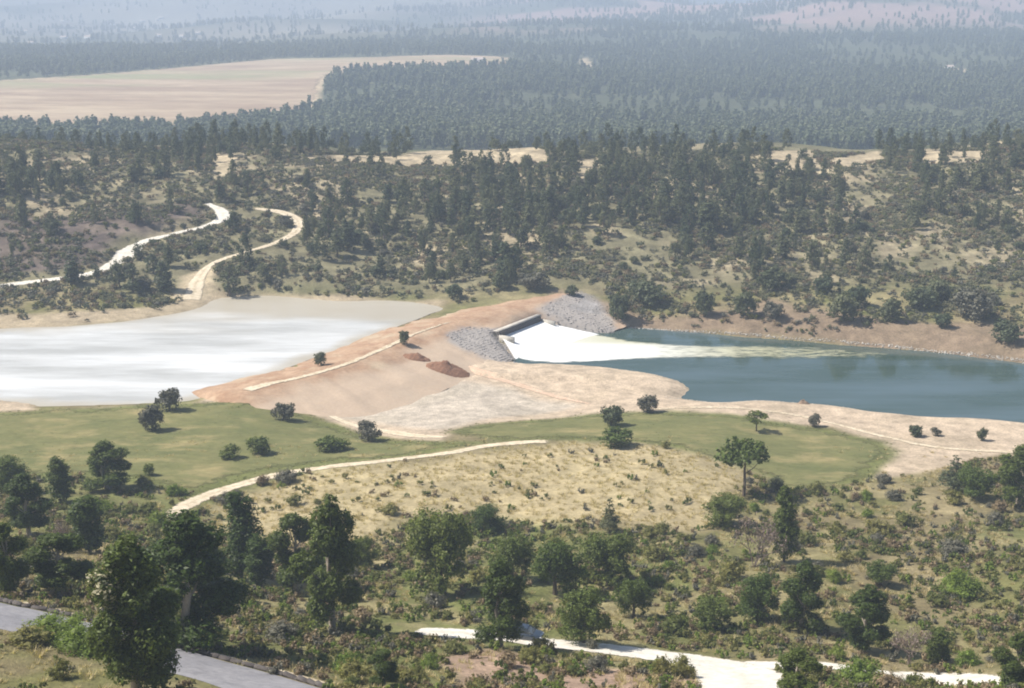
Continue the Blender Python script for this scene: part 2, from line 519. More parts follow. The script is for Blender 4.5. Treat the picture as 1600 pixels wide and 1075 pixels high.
L_PINE = mat_leaf('pine_needles', (0.068, 0.092, 0.045), (0.165, 0.17, 0.088), 0.3)
L_FARPINE = mat_leaf('far_foliage', (0.095, 0.120, 0.060), (0.155, 0.172, 0.088), 0.25)
L_EUC = mat_leaf('eucalyptus_leaf', (0.055, 0.086, 0.016), (0.108, 0.138, 0.026), 0.36, 0.5)
L_EUCPALE = mat_leaf('pale_sunlit_leaf', (0.42, 0.37, 0.25), (0.46, 0.42, 0.28), 0.3)  # cream leaves on the near tree's upper left, sunlight put into their colour
L_OLIVE = mat_leaf('olive_leaf', (0.080, 0.118, 0.024), (0.145, 0.172, 0.038), 0.34)
L_GREY = mat_leaf('greyish_leaf', (0.115, 0.112, 0.078), (0.17, 0.16, 0.12), 0.2)
L_BRIGHT = mat_leaf('bright_leaf', (0.135, 0.195, 0.028), (0.19, 0.235, 0.04), 0.34)
L_SCRUB = mat_leaf('scrub_leaf', (0.118, 0.138, 0.036), (0.24, 0.22, 0.072), 0.36)
L_BROWN = mat_leaf('brown_scrub', (0.18, 0.13, 0.075), (0.29, 0.22, 0.13), 0.25)
L_DRY = mat_leaf('dry_grass', (0.40, 0.32, 0.17), (0.52, 0.44, 0.26), 0.4)
L_GRASS = mat_leaf('green_grass', (0.12, 0.145, 0.045), (0.20, 0.20, 0.07), 0.3)
L_TWIG = mat_leaf('bare_twig', (0.19, 0.145, 0.125), (0.27, 0.21, 0.18), 0.1)

# ------------------------------------------------------------------ object helpers
def mesh(name, V, Fc, mat=None, smooth=False, mats=None, midx=None):
    V = np.asarray(V, np.float32); Fc = np.asarray(Fc, np.int32)
    me = bpy.data.meshes.new(name)
    n = Fc.shape[1]
    me.vertices.add(len(V)); me.vertices.foreach_set('co', V.ravel())
    me.loops.add(Fc.size); me.loops.foreach_set('vertex_index', Fc.ravel())
    me.polygons.add(len(Fc))
    me.polygons.foreach_set('loop_start', np.arange(0, Fc.size, n, dtype=np.int32))
    me.polygons.foreach_set('loop_total', np.full(len(Fc), n, np.int32))
    if smooth:
        me.polygons.foreach_set('use_smooth', np.ones(len(Fc), bool))
    for m in (mats or ([mat] if mat else [])):
        me.materials.append(m)
    if midx is not None:
        me.polygons.foreach_set('material_index', np.asarray(midx, np.int32))
    me.update(calc_edges=True)
    return me

def link(name, me, parent=None, loc=None):
    o = bpy.data.objects.new(name, me)
    col.objects.link(o)
    if parent is not None:
        o.parent = parent
    if loc is not None:
        o.location = loc
    return o

def tag(o, label=None, cat=None, group=None, kind=None):
    if label: o['label'] = label
    if cat: o['category'] = cat
    if group: o['group'] = group
    if kind: o['kind'] = kind
    return o

class MB:
    """collects quads / tris as quads (triangle = repeated vertex avoided: tris kept apart)"""
    def __init__(s):
        s.v = []; s.f = []; s.n = 0
    def add(s, V, Fc):
        V = np.asarray(V, float).reshape(-1, 3); Fc = np.asarray(Fc, int)
        s.v.append(V); s.f.append(Fc + s.n); s.n += len(V)
    def box(s, c, size, rz=0.0, taper=1.0):
        x, y, z = np.array(size) / 2
        P = np.array([(-x,-y,-z),(x,-y,-z),(x,y,-z),(-x,y,-z),(-x*taper,-y*taper,z),(x*taper,-y*taper,z),(x*taper,y*taper,z),(-x*taper,y*taper,z)])
        ca, sa = math.cos(rz), math.sin(rz)
        P = P @ np.array([[ca, sa, 0], [-sa, ca, 0], [0, 0, 1]]) + np.array(c)
        s.add(P, [(0,3,2,1),(4,5,6,7),(0,1,5,4),(1,2,6,5),(2,3,7,6),(3,0,4,7)])
    def tube(s, pts, rad, seg=6):
        pts = np.array(pts, float); n = len(pts)
        if np.isscalar(rad): rad = [rad] * n
        V = []
        for i in range(n):
            d = pts[min(i + 1, n - 1)] - pts[max(i - 1, 0)]
            d = d / (np.linalg.norm(d) + 1e-9)
            a = np.cross(d, (0.3, 1, 0.2) if abs(d[2]) > 0.8 else (0, 0, 1)); a /= np.linalg.norm(a) + 1e-9
            b = np.cross(d, a)
            for k in range(seg):
                t = 2 * math.pi * k / seg
                V.append(pts[i] + rad[i] * (a * math.cos(t) + b * math.sin(t)))
        Fc = [(i*seg+k, i*seg+(k+1)%seg, (i+1)*seg+(k+1)%seg, (i+1)*seg+k) for i in range(n-1) for k in range(seg)]
        s.add(V, Fc)
    def disc(s, c, nrm, r, seg=12, r0=0.0):
        nrm = np.array(nrm, float); a = np.cross(nrm, (0, 0, 1) if abs(nrm[2]) < .9 else (1, 0, 0)); a /= np.linalg.norm(a); b = np.cross(nrm, a)
        V = [np.array(c) + rr * (a * math.cos(2*math.pi*k/seg) + b * math.sin(2*math.pi*k/seg)) for rr in (max(r0, r*0.02), r) for k in range(seg)]
        s.add(V, [(k, (k+1)%seg, seg+(k+1)%seg, seg+k) for k in range(seg)])
    def mesh(s, name, mat, smooth=False):
        return mesh(name, np.concatenate(s.v), np.concatenate(s.f), mat, smooth)

def grid_faces(nr, nc):
    i = np.arange(nr - 1)[:, None] * nc + np.arange(nc - 1)[None]
    return np.stack([i, i + 1, i + 1 + nc, i + nc], -1).reshape(-1, 4)

def fattr(me, name, vals):
    a = me.attributes.new(name, 'FLOAT', 'POINT')
    a.data.foreach_set('value', np.asarray(vals, np.float32))

# ------------------------------------------------------------------ roads (paths first, so the ground is levelled under them)
def wpath(px, step=1.2, extra=None):
    P = on_ground([p[0] for p in px], [p[1] for p in px])[:, :2]
    if extra: P = np.concatenate([P, np.array(extra)])
    w = np.array([p[2] for p in px] + ([px[-1][2]] * len(extra) if extra else []), float)
    Q, W = [], []
    n = len(P)
    for i in range(n - 1):
        p0 = P[i - 1] if i else 2 * P[0] - P[1]
        p1, p2 = P[i], P[i + 1]
        p3 = P[i + 2] if i + 2 < n else 2 * P[-1] - P[-2]
        k = max(2, int(np.linalg.norm(p2 - p1) / step))
        for j in range(k):
            t = j / k
            Q.append(0.5 * (2*p1 + (p2-p0)*t + (2*p0-5*p1+4*p2-p3)*t*t + (3*p1-p0-3*p2+p3)*t**3))
            W.append(w[i] * (1 - t) + w[i + 1] * t)
    Q.append(P[-1]); W.append(w[-1])
    return np.array(Q), np.array(W)

ROAD_PX = {   # name: (pixels with half width in metres, material, edge jitter, label of use)
    'asphalt_road': ([(-160,930,4.2),(-40,955,4.2),(30,966,4.2),(150,995,4.2),(290,1036,4.3),(400,1068,4.3),(540,1112,4.3)], M_ASPHALT, 0.08),
    'gravel_road': ([(648,985,1.6),(670,987,2.6),(740,992,2.8),(850,1004,2.9),(950,1015,3.1),(1050,1029,3.6),(1130,1043,4.6),(1165,1062,5.4),(1165,1100,5.6)], M_GRAVEL, 0.5),
    'gravel_yard': ([(1150,1040,3.0),(1230,1040,2.2),(1310,1043,2.2),(1400,1058,3.6),(1480,1063,4.2),(1570,1066,3.4),(1680,1066,2.5)], M_GRAVEL, 0.7),
    'knoll_track': ([(255,815,1.9),(290,790,2.0),(350,765,1.9),(430,743,1.8),(520,729,1.7),(620,718,1.6),(700,708,1.7),(760,697,1.7),(810,692,1.9),(860,690,1.6)], M_DIRT, 0.35),
    'field_track': ([(402,604,2.4),(440,612,1.6),(475,628,1.5),(510,645,1.4),(550,664,1.5),(600,674,1.9),(650,681,2.0),(700,684,1.4)], M_DIRT, 0.45),
    'earth_path': ([(655,568,1.6),(715,575,1.9),(770,589,1.7),(830,608,1.5),(880,622,1.3),(925,632,0.9)], M_PINKDIRT, 0.5),
    'shore_track': ([(1000,641,1.0),(1090,637,1.0),(1180,640,1.0),(1280,657,1.0),(1380,682,1.1),(1470,700,1.2),(1600,708,1.2),(1720,712,1.2)], M_DIRT, 0.4),
    'bank_road': ([(-120,462,1.9),(0,447,1.9),(80,437,1.8),(140,428,1.9),(178,412,2.4),(200,395,3.6),(225,379,2.3),(265,367,1.5),(320,354,1.6),(348,342,3.0),(345,330,2.6),(322,317,1.6)], M_GRAVEL, 0.5),
    'hillside_track': ([(300,470,3.4),(308,440,2.6),(330,413,1.6),(375,397,1.3),(425,382,1.4),(462,362,2.0),(465,345,2.4),(440,332,2.2),(395,326,1.4)], M_DIRT, 0.5),
}
PATHS = {}
for k, (px, m, j) in ROAD_PX.items():
    PATHS[k] = wpath(px)
    ROADS[k] = (PATHS[k][0][::4], float(PATHS[k][1].mean()))

# ------------------------------------------------------------------ ground zones
def zone(px, f=None):
    return on_ground([p[0] for p in px], [p[1] for p in px])[:, :2]

Z_SAND = zone([(-120,600),(0,612),(60,640),(180,637),(300,628),(335,615),(480,575),(700,540),(830,550),(900,562),(1050,585),(1085,625),(1300,630),(1500,652),(1720,660),
               (1720,708),(1560,712),(1450,735),(1370,748),(1395,705),(1290,668),(1180,655),(1000,650),(850,655),(700,672),(690,690),(600,685),(540,672),(470,640),(420,628),(280,634),(100,640),(-120,650)])
Z_GREYFLAT = zone([(480,635),(560,610),(700,595),(800,605),(890,635),(800,652),(690,668),(600,665),(520,650)])
Z_FARBANK = zone([(870,455),(960,480),(1080,495),(1200,470),(1400,500),(1540,500),(1720,520),(1720,590),(1600,572),(1400,550),(1100,524),(960,520),(860,500)])
Z_RESBANK = zone([(-150,500),(0,492),(250,480),(300,462),(345,455),(520,462),(690,470),(690,488),(340,500),(0,530),(-150,530)])
Z_FIELD_L = zone([(-150,645),(0,645),(60,640),(180,636),(300,630),(420,630),(470,642),(540,670),(610,688),(700,690),(780,690),(640,712),(520,724),(400,742),(300,770),(240,760),(130,745),(0,745),(-150,745)])
Z_FIELD_R = zone([(690,676),(740,664),(850,655),(930,645),(1020,643),(1150,648),(1220,660),(1290,670),(1380,690),(1400,705),(1370,735),(1310,765),(1220,760),(1180,740),(1120,720),(1000,692),(880,688),(800,690)])
Z_KNOLL = zone([(330,790),(430,752),(560,730),(700,715),(780,702),(880,694),(1000,696),(1100,715),(1170,745),(1150,790),(1080,825),(900,815),(740,800),(640,815),(560,850),(440,860),(330,830)])
Z_BURNT = zone([(-150,345),(60,335),(180,330),(300,325),(330,340),(250,360),(190,378),(160,415),(60,425),(-150,440)])
Z_RIP = zone([(842,492),(870,470),(905,455),(935,470),(962,505),(958,520),(935,522),(900,512),(856,500)])
Z_EARTH = zone([(690,1030),(760,1022),(880,1040),(980,1048),(1060,1052),(1105,1070),(1110,1110),(760,1110),(700,1060)])
Z_STUB = zone([(-300,205),(0,204),(130,204),(280,205),(380,190),(440,186),(495,165),(512,120),(560,112),(650,110),(740,106),(790,104),(795,90),(700,86),(560,90),(430,92),(250,108),(100,120),(0,126),(-300,140)])
Z_CLEAR = [zone(p) for p in (
    [(560,250),(640,243),(760,232),(840,232),(880,250),(820,254),(640,258)],
    [(900,250),(940,245),(945,280),(920,300),(900,285)],
    [(1190,240),(1270,232),(1275,262),(1200,265)],
    [(1300,247),(1370,236),(1385,250),(1330,262),(1300,258)],
    [(278,432),(332,414),(345,446),(322,470),(272,470)],
    [(1440,232),(1540,232),(1540,255),(1440,258)],
    [(460,252),(560,244),(620,246),(560,256)],
    [(335,240),(365,240),(368,270),(335,270)],
    [(905,92),(920,90),(928,115),(915,112)],
    [(1462,110),(1500,106),(1530,114),(1480,117)],
    [(720,245),(850,238),(850,256),(730,256)],
)]

def zmix(c, poly, color, x, y, soft, jit, sc_, seed, amt=1.0):
    bx0, bx1 = poly[:, 0].min() - 40, poly[:, 0].max() + 40
    by0, by1 = poly[:, 1].min() - 40, poly[:, 1].max() + 40
    m = (x > bx0) & (x < bx1) & (y > by0) & (y < by1)
    if not m.any(): return c
    s = sdist(poly, x[m], y[m]) + (fbm(x[m], y[m], sc_, seed) - 0.5) * 2 * jit
    w = (sstep(-soft, soft, s) * amt)[:, None]
    c[m] = c[m] * (1 - w) + np.array(color) * w
    return c

def soil_colour(x, y):
    n = fbm(x, y, 14, 61, 4)[:, None]; n2 = fbm(x, y, 45, 71, 3)[:, None]
    olive, brown, dry, green = (np.array(k) for k in ((0.165, 0.158, 0.062), (0.225, 0.185, 0.10), (0.36, 0.295, 0.165), (0.145, 0.16, 0.052)))
    c = olive + (brown - olive) * sstep(0.40, 0.62, n)
    c = c + (green - c) * sstep(0.52, 0.68, n2) * 0.8
    c = c + (dry - c) * sstep(0.54, 0.72, fbm(x, y, 10, 81, 4))[:, None] * 0.6
    # ridge slope on the far side of the water
    hc = np.array((0.20, 0.18, 0.105)) * (0.6 + 0.8 * n) + np.array((0.16, 0.12, 0.09)) * sstep(0.5, 0.7, fbm(x, y, 22, 91, 4))[:, None]
    w = sstep(378, 400, y)[:, None]
    c = c * (1 - w) + hc * w
    # far country
    fc = np.array((0.075, 0.085, 0.045)) * (0.8 + 0.5 * fbm(x, y, 120, 15, 3)[:, None])
    w = sstep(560, 640, y)[:, None]
    c = c * (1 - w) + fc * w
    vf = np.array((0.22, 0.20, 0.15)) * (0.5 + 1.0 * fbm(x, y, 260, 25, 4)[:, None])
    w = (sstep(2300, 3200, y) * sstep(0.42, 0.6, fbm(x, y, 520, 35, 3) + 0.12 * sstep(300, -900, x)))[:, None]
    c = c * (1 - w) + vf * w
    pk = np.array((0.36, 0.24, 0.20))
    w = (sstep(2500, 3000, y) * sstep(6500, 5000, y) * sstep(-250, 50, x) * sstep(0.47, 0.55, fbm(x, y, 380, 45, 3)))[:, None]
    c = c * (1 - w) + pk * w
    c = zmix(c, Z_FARBANK, (0.25, 0.185, 0.125), x, y, 3, 5, 16, 101)
    c = zmix(c, Z_RIP, (0.34, 0.32, 0.31), x, y, 1.5, 2.5, 4, 102)
    c = zmix(c, Z_RESBANK, (0.42, 0.34, 0.23), x, y, 2, 3, 16, 103)
    c = zmix(c, Z_SAND, (0.52, 0.415, 0.305), x, y, 1.5, 3, 14, 105)
    c = zmix(c, Z_GREYFLAT, (0.49, 0.425, 0.345), x, y, 2.5, 3, 14, 107)
    c = zmix(c, Z_FIELD_L, (0.15, 0.16, 0.055), x, y, 2, 2, 9, 109)
    c = zmix(c, Z_FIELD_R, (0.15, 0.16, 0.055), x, y, 2, 2, 9, 111)
    c = zmix(c, Z_KNOLL, (0.44, 0.36, 0.21), x, y, 4, 6, 14, 113, 0.92)
    c = zmix(c, Z_BURNT, (0.105, 0.078, 0.075), x, y, 3, 5, 14, 115, 0.85)
    c = zmix(c, Z_EARTH, (0.37, 0.26, 0.19), x, y, 1.5, 2.5, 7, 116)
    c = zmix(c, Z_STUB, (0.52, 0.41, 0.27), x, y, 4, 6, 40, 117)
    for k, z in enumerate(Z_CLEAR):
        c = zmix(c, z, (0.44, 0.36, 0.24), x, y, 1.2, 3, 12, 120 + k)
    # grain inside each zone
    c = c * (0.82 + 0.36 * fbm(x, y, 6, 131, 3)[:, None]) * (1 + (sstep(385, 420, y) * sstep(620, 560, y))[:, None] * (fbm(x, y, 4, 141, 3)[:, None] - .5) * 0.9)
    return c

# ------------------------------------------------------------------ ground sheet
ys = [-45.0]
while ys[-1] < 14000:
    y = ys[-1]
    ys.append(y + (3.0 if y < 88 else 1.05 if y < 420 else 1.6 if y < 600 else (y * 0.0165 - 8.3)))
ys = np.array(ys); nc = 380
s = np.linspace(-1, 1, nc)
GX = s[None] * (75 + 0.52 * np.maximum(ys, 0))[:, None]
GY = np.broadcast_to(ys[:, None], GX.shape)
GZ = h_fin(GX, GY)
g_me = mesh('ground', np.stack([GX, GY, GZ], -1).reshape(-1, 3), grid_faces(len(ys), nc), M_GROUND, True)
ca = g_me.attributes.new('soil', 'FLOAT_COLOR', 'POINT')
cc = soil_colour(GX.ravel(), GY.ravel())
ca.data.foreach_set('color', np.concatenate([np.clip(cc, 0.01, 0.9), np.ones((len(cc), 1))], 1).astype(np.float32).ravel())
ground = tag(link('ground', g_me), 'rolling scrubby ground of the valley and its slopes', None, None, 'structure')

def sheet(name, poly, spacing, off, mat, jit=1.0, jsc=5, seed=1, zf=None, kind='structure', label=None, attrs=None):
    P = smooth_poly([(p[0], p[1], 0) for p in poly], 4, jit, seed) if jit else np.array(poly)[:, :2]
    # resample the edge
    E = []
    for i in range(len(P)):
        a, b = P[i], P[(i + 1) % len(P)]
        k = max(1, int(np.linalg.norm(b - a) / spacing))
        for j in range(k): E.append(a + (b - a) * j / k)
    E = np.array(E)
    E = E + np.stack([(fbm(E[:, 0], E[:, 1], jsc, seed + 3, 3) - .5), (fbm(E[:, 0], E[:, 1], jsc, seed + 5, 3) - .5)], 1) * 2 * jit
    x0, y0 = E.min(0); x1, y1 = E.max(0)
    gx, gy = np.meshgrid(np.arange(x0, x1, spacing), np.arange(y0, y1, spacing))
    gx = gx.ravel() + rng.uniform(-.2, .2, gx.size) * spacing; gy = gy.ravel() + rng.uniform(-.2, .2, gy.size) * spacing
    ins = sdist(E, gx, gy) > spacing * 0.45
    pts = np.concatenate([E, np.stack([gx[ins], gy[ins]], 1)])
    vs, es, fs, *_ = delaunay_2d_cdt([Vector(p) for p in pts], [], [list(range(len(E)))], 1, 1e-4)
    V = np.array([(q.x, q.y) for q in vs]); T = np.array([f for f in fs if len(f) == 3])
    e = -sdist(E, V[:, 0], V[:, 1]); inside = -e
    z = (zf(V[:, 0], V[:, 1]) if zf else h_fin(V[:, 0], V[:, 1]) + 0.02 + (off - 0.02) * sstep(0, max(6.0, spacing * 2), inside))
    me = mesh(name, np.stack([V[:, 0], V[:, 1], z], 1), T, mat, True)
    o = link(name, me)
    if kind: o['kind'] = kind
    if label: o['label'] = label
    fattr(me, 'rim', inside)
    if attrs: attrs(me, V, inside)
    return o

sheet('grass_field', Z_FIELD_L, 2.0, 0.10, M_FIELD, 0.9, 6, 201, label='green grass field between the milky reservoir and the dirt track')
sheet('grass_field', Z_FIELD_R, 2.0, 0.10, M_FIELD, 0.9, 6, 205, label='green grass field between the dry knoll and the pool shore')
sheet('stubble_field', Z_STUB, 9.0, 0.35, M_STUBBLE, 3.0, 30, 209, label='wide tan stubble field sloping beyond the wooded ridge')

def ribbon(name, P, W, mat, jit, off=0.10, zf=None, parent=None):
    n = len(P)
    d = np.gradient(P, axis=0); d /= np.linalg.norm(d, axis=1)[:, None] + 1e-9
    nrm = np.stack([-d[:, 1], d[:, 0]], 1)
    sgm = np.arange(n) * 1.2
    cols = np.array([-1.0, -0.96, -0.6, -0.2, 0.2, 0.6, 0.96, 1.0])
    jl = (fbm(sgm, sgm * 0 + 3.7, 6, len(name), 4) - .5) * 4 * jit
    jr = (fbm(sgm, sgm * 0 + 9.7, 6, len(name) + 5, 4) - .5) * 4 * jit
    V = []; rim = []; lane = []
    along_ = np.minimum(np.arange(n), np.arange(n)[::-1]) * 0.9
    for k, c in enumerate(cols):
        w = W * c + np.where(c < 0, -jl, jr) * abs(c)
        q = P + nrm * w[:, None]
        z = (zf or h_fin)(q[:, 0], q[:, 1]) + (off if 0 < k < len(cols) - 1 else 0.03)
        V.append(np.stack([q[:, 0], q[:, 1], z], 1)); rim.append(np.minimum(W * (1 - abs(c)), along_)); lane.append(np.full(n, c))
    V = np.stack(V, 1).reshape(-1, 3)
    me = mesh(name, V, grid_faces(n, len(cols))[:, ::-1], mat, True)
    fattr(me, 'rim', np.stack(rim, 1).ravel()); fattr(me, 'lane', np.stack(lane, 1).ravel())
    return link(name, me, parent)

ROAD_LABEL = {
    'asphalt_road': ('asphalt_road', 'grey worn asphalt road in the near corner'),
    'gravel_road': ('gravel_road', 'white gravel road with a dark car on it, widening towards its bend'),
    'gravel_yard': ('gravel_road', 'white gravel strip seen through bushes beyond the road bend'),
    'knoll_track': ('dirt_track', 'pale dirt track curving up over the dry knoll'),
    'field_track': ('dirt_track', 'pale track from the dam end down between the two fields'),
    'earth_path': ('dirt_path', 'pinkish path crossing the sandy flat below the dam'),
    'shore_track': ('dirt_track', 'faint pale track along the sandy pool shore'),
    'bank_road': ('gravel_road', 'white gravel road winding up the wooded bank past the reservoir'),
    'hillside_track': ('dirt_track', 'tan track climbing from the reservoir shore between the pines'),
}
for i, (k, (px, m, j)) in enumerate(ROAD_PX.items()):
    P, W = PATHS[k]
    o = ribbon(ROAD_LABEL[k][0], P, W, m, j, 0.06 + 0.005 * i)
    tag(o, ROAD_LABEL[k][1], None, None, 'structure')

# ------------------------------------------------------------------ water
def res_attr(me, V, ins):
    far = sstep(5.0, 0.2, ins + (fbm(V[:, 0], V[:, 1], 8, 78, 3) - .5) * 6) * 0.85
    n = fbm(V[:, 0] * 0.35, V[:, 1], 9, 77, 3)
    top = sstep(352, 372, V[:, 1] + (n - .5) * 26) * 0.85
    fattr(me, 'shore', np.clip(np.maximum(far, top), 0, 1))
sheet('reservoir_water', RES, 2.5, 0, M_RES, 0.0, zf=lambda x, y: np.full(x.shape, RES_Z), label='milky white water of the reservoir behind the dam', attrs=res_attr)
sheet('pool_water', POOL, 4.0, 0, M_WATER, 0.0, zf=lambda x, y: np.full(x.shape, POOL_Z), label='dark blue green water of the pool below the spillway')
FOAM = [at_z(u, v, 0)[:2] for u, v in [(800,561),(800,548),(850,532),(900,521),(940,522),(1000,532),(1080,537),(1180,538),(1290,542),(1400,549),(1410,557),(1290,562),(1200,562),(1120,561),(1010,563),(930,567),(860,569)]]
def foam_attr(me, V, ins):
    x = V[:, 0]
    # full near the chute, thinning out along the drift
    x0 = at_z(850, 560, 0)[0]; x1 = at_z(1400, 552, 0)[0]
    t = np.clip((x - x0) / (x1 - x0), 0, 1)
    fattr(me, 'cover', sstep(0, 3.6, ins) * np.interp(t, [0, .22, .4, .7, 1], [1.3, 1.15, .78, .55, .36]))
    yy = np.abs(V[:, 1]); mid = np.interp(x, [x0, x1], [346, 353])
    fattr(me, 'tint', sstep(0.12, 0.65, t + 0.3 * sstep(0, 7, yy - mid)))
sheet('foam', FOAM, 0.8, 0, M_FOAM, 0.5, 4, 301, zf=lambda x, y: np.full(x.shape, POOL_Z + 0.03), kind='stuff', label='white foam drifting from the spillway across the pool', attrs=foam_attr)

# ------------------------------------------------------------------ stones
def rock_mesh(seed, rough=0.28):
    r = np.random.default_rng(seed)
    import bmesh
    bm = bmesh.new()
    bmesh.ops.create_icosphere(bm, subdivisions=1, radius=0.5)
    V = np.array([v.co[:] for v in bm.verts]); T = np.array([[v.index for v in f.verts] for f in bm.faces])
    bm.free()
    V = V * (1 + r.uniform(-rough, rough, (len(V), 1))) * np.array([1, r.uniform(.7, 1), r.uniform(.5, .8)])
    return V, T
ROCKS = [rock_mesh(k) for k in range(8)]

def rock_pile(name, pts, sizes, mat, parent=None):
    Vs, Ts, n = [], [], 0
    for i, (p, s_) in enumerate(zip(pts, sizes)):
        V, T = ROCKS[i % 8]
        a = rng.uniform(0, 6.28); ca_, sa_ = math.cos(a), math.sin(a)
        Vs.append((V * s_) @ np.array([[ca_, sa_, 0], [-sa_, ca_, 0], [0, 0, 1]]) + p); Ts.append(T + n); n += len(V)
    me = mesh(name, np.concatenate(Vs), np.concatenate(Ts), mat)
    o = link(name, me, parent)
    o['kind'] = 'stuff'
    return o

# ------------------------------------------------------------------ the dam
CREST = 5.4
AX = [at_z(u, v, CREST)[:2] for u, v in [(330,628),(400,604),(470,588),(535,569),(600,543),(650,521),(700,504),(760,488),(830,472),(890,458)]]
AXs, _w = [], None
A_ = np.array(AX)
for i in range(len(A_) - 1):
    p0 = A_[i-1] if i else 2*A_[0]-A_[1]; p1, p2 = A_[i], A_[i+1]; p3 = A_[i+2] if i+2 < len(A_) else 2*A_[-1]-A_[-2]
    k = max(2, int(np.linalg.norm(p2 - p1) / 0.9))
    for j in range(k):
        t = j / k
        AXs.append(0.5 * (2*p1 + (p2-p0)*t + (2*p0-5*p1+4*p2-p3)*t*t + (3*p1-p0-3*p2+p3)*t**3))
AXs = np.array(AXs + [A_[-1]])
dam = bpy.data.objects.new('earth_dam', None); col.objects.link(dam)
tag(dam, 'red brown earth dam with a track on its crest between reservoir and pool', 'dam')
def dam_z(ax_i, tt):
    """height of the bank across its axis; tt < 0 is the reservoir side"""
    t = np.asarray(tt, float)
    up = CREST - np.maximum(-t - 2.2, 0) * 0.20 - np.maximum(-t - 14, 0) * 0.3
    dn = CREST - np.minimum(np.maximum(t - 2.2, 0), 6) * 0.24 - np.clip(t - 8.2, 0, 6) * 0.20 - np.maximum(t - 14.2, 0) * 0.26
    return np.where(t < 0, up, dn)
d = np.gradient(AXs, axis=0); d /= np.linalg.norm(d, axis=1)[:, None]
dn_ = np.stack([d[:, 1], -d[:, 0]], 1)
tt = np.concatenate([np.arange(-24, -2.5, 1.1), np.arange(-2.2, 2.3, 1.1), np.arange(3.0, 24, 1.0)])
V = []
for t in tt:
    q = AXs + dn_ * t
    z = dam_z(None, np.full(len(q), t)) + ((fbm(q[:, 0], q[:, 1], 6, 401, 4) - .5) * 0.6 + (fbm(np.arange(len(q)) * .9, q[:, 1] * 0 + t * .12, 2.6, 407, 3) - .5) * .6) * (1.0 if abs(t) > 3 else 0.15)
    # level to the chute
    rel = (q - hw0[:2]) @ hd; dep = (q - hw0[:2]) @ hn
    inch = sstep(-3.5, 0.3, rel) * sstep(HL + 3.5, HL - 0.3, rel) * sstep(-0.6, 0.6, dep)
    z = np.where(inch > 0, z * (1 - inch) + np.minimum(z, 1.9 - 0.26 * dep) * inch, z)
    deck = sstep(-2, 0.5, rel) * sstep(HL + 2, HL - 0.5, rel) * sstep(-4.0, -2.4, dep) * (dep < 0.3)
    z = z * (1 - deck) + (3.72) * deck
    z = chute_cut(q[:, 0], q[:, 1], z)
    z = z - 3.5 * sstep(9, 0, np.arange(len(q)))
    V.append(np.stack([q[:, 0], q[:, 1], z], 1))
V = np.stack(V, 1)
dam_me = mesh('embankment', V.reshape(-1, 3), grid_faces(len(AXs), len(tt)), M_DAM, True)
link('embankment', dam_me, dam)
RP = [[(695,540),(725,527),(785,522),(800,535),(815,558),(770,556),(720,550)], [(842,492),(870,470),(905,455),(935,470),(962,505),(958,520),(935,522),(900,512),(856,500)]]
RPW = [np.array([on_ground([u], [v], lambda x, y: np.maximum(h_smooth(x, y), 2.0))[0][:2] for u, v in poly]) for poly in RP]
_vx, _vy = V[..., 0].ravel(), V[..., 1].ravel()
_tt = np.broadcast_to(tt[None], V.shape[:2]).ravel(); _ll = np.broadcast_to(np.linspace(0, 1, V.shape[0])[:, None], V.shape[:2]).ravel()
fattr(dam_me, 'sandy', sstep(3.0, 9.0, _tt + (fbm(_vx, _vy, 7, 441, 3) - .5) * 7) * (0.9 - 0.5 * sstep(.5, .8, _ll)))
fattr(dam_me, 'stony', np.max([sstep(-1.8, 1.0, sdist(w_, _vx, _vy) + (fbm(_vx, _vy, 3, 433, 3) - .5) * 3) for w_ in RPW], 0) * .9)
def dam_top(x, y):
    x = np.atleast_1d(x); y = np.atleast_1d(y)
    D = ((V[None, :, :, 0] - x[:, None, None]) ** 2 + (V[None, :, :, 1] - y[:, None, None]) ** 2).reshape(len(x), -1)
    k = D.argmin(1)
    zz = V.reshape(-1, 3)[k, 2]
    return np.where(np.sqrt(D.min(1)) < 1.5, np.maximum(zz, h_fin(x, y)), h_fin(x, y))

# crest track
def ctz(x, y):
    return np.full(np.asarray(x).shape, CREST)
n_c = int(len(AXs) * 0.66)
P = AXs[10:n_c] + dn_[10:n_c] * (0.5 + np.sin(np.arange(n_c - 10) * 0.07)[:, None] * 0.3)
W = np.interp(np.arange(len(P)), [0, len(P) * .15, len(P) * .7, len(P) - 1], [2.0, 1.3, 1.15, 0.7])
ribbon('crest_track', P, W, M_DIRT, 0.25, 0.13, lambda x, y: ctz(x, y), dam)
# headwall, deck and chute
mb = MB()
mid = (hw0 + hw1) / 2; rz = math.atan2(hd[1], hd[0])
mb.box((mid[0] - hn[0]*0.0, mid[1] - hn[1]*0.0, 2.65), (HL + 0.8, 0.5, 2.3), rz)
link('headwall', mb.mesh('headwall', M_DARKCONC), dam)
mb = MB()
mb.box((mid[0] - hn[0]*0.9, mid[1] - hn[1]*0.9, 3.9), (HL + 2.4, 1.6, 0.2), rz)
link('deck', mb.mesh('deck', M_CONCRETE), dam)
for e, sgn in ((hw0, -1), (hw1, 1)):
    mb = MB()
    c = e[:2] + hd * sgn * 0.65 + hn * 2.2
    mb.box((c[0], c[1], 2.0), (0.5, 4.6, 2.0), rz, 1.0)
    link('wing_wall', mb.mesh('wing_wall', M_CONCRETE), dam)
c4 = np.array(CH)
u_ = np.linspace(0, 1, 40); w_ = np.linspace(0, 1, 40)
UU, WW = np.meshgrid(u_, w_)
base = (c4[0] * ((1-UU)*(1-WW))[..., None] + c4[1] * (UU*(1-WW))[..., None] + c4[2] * (UU*WW)[..., None] + c4[3] * ((1-UU)*WW)[..., None])
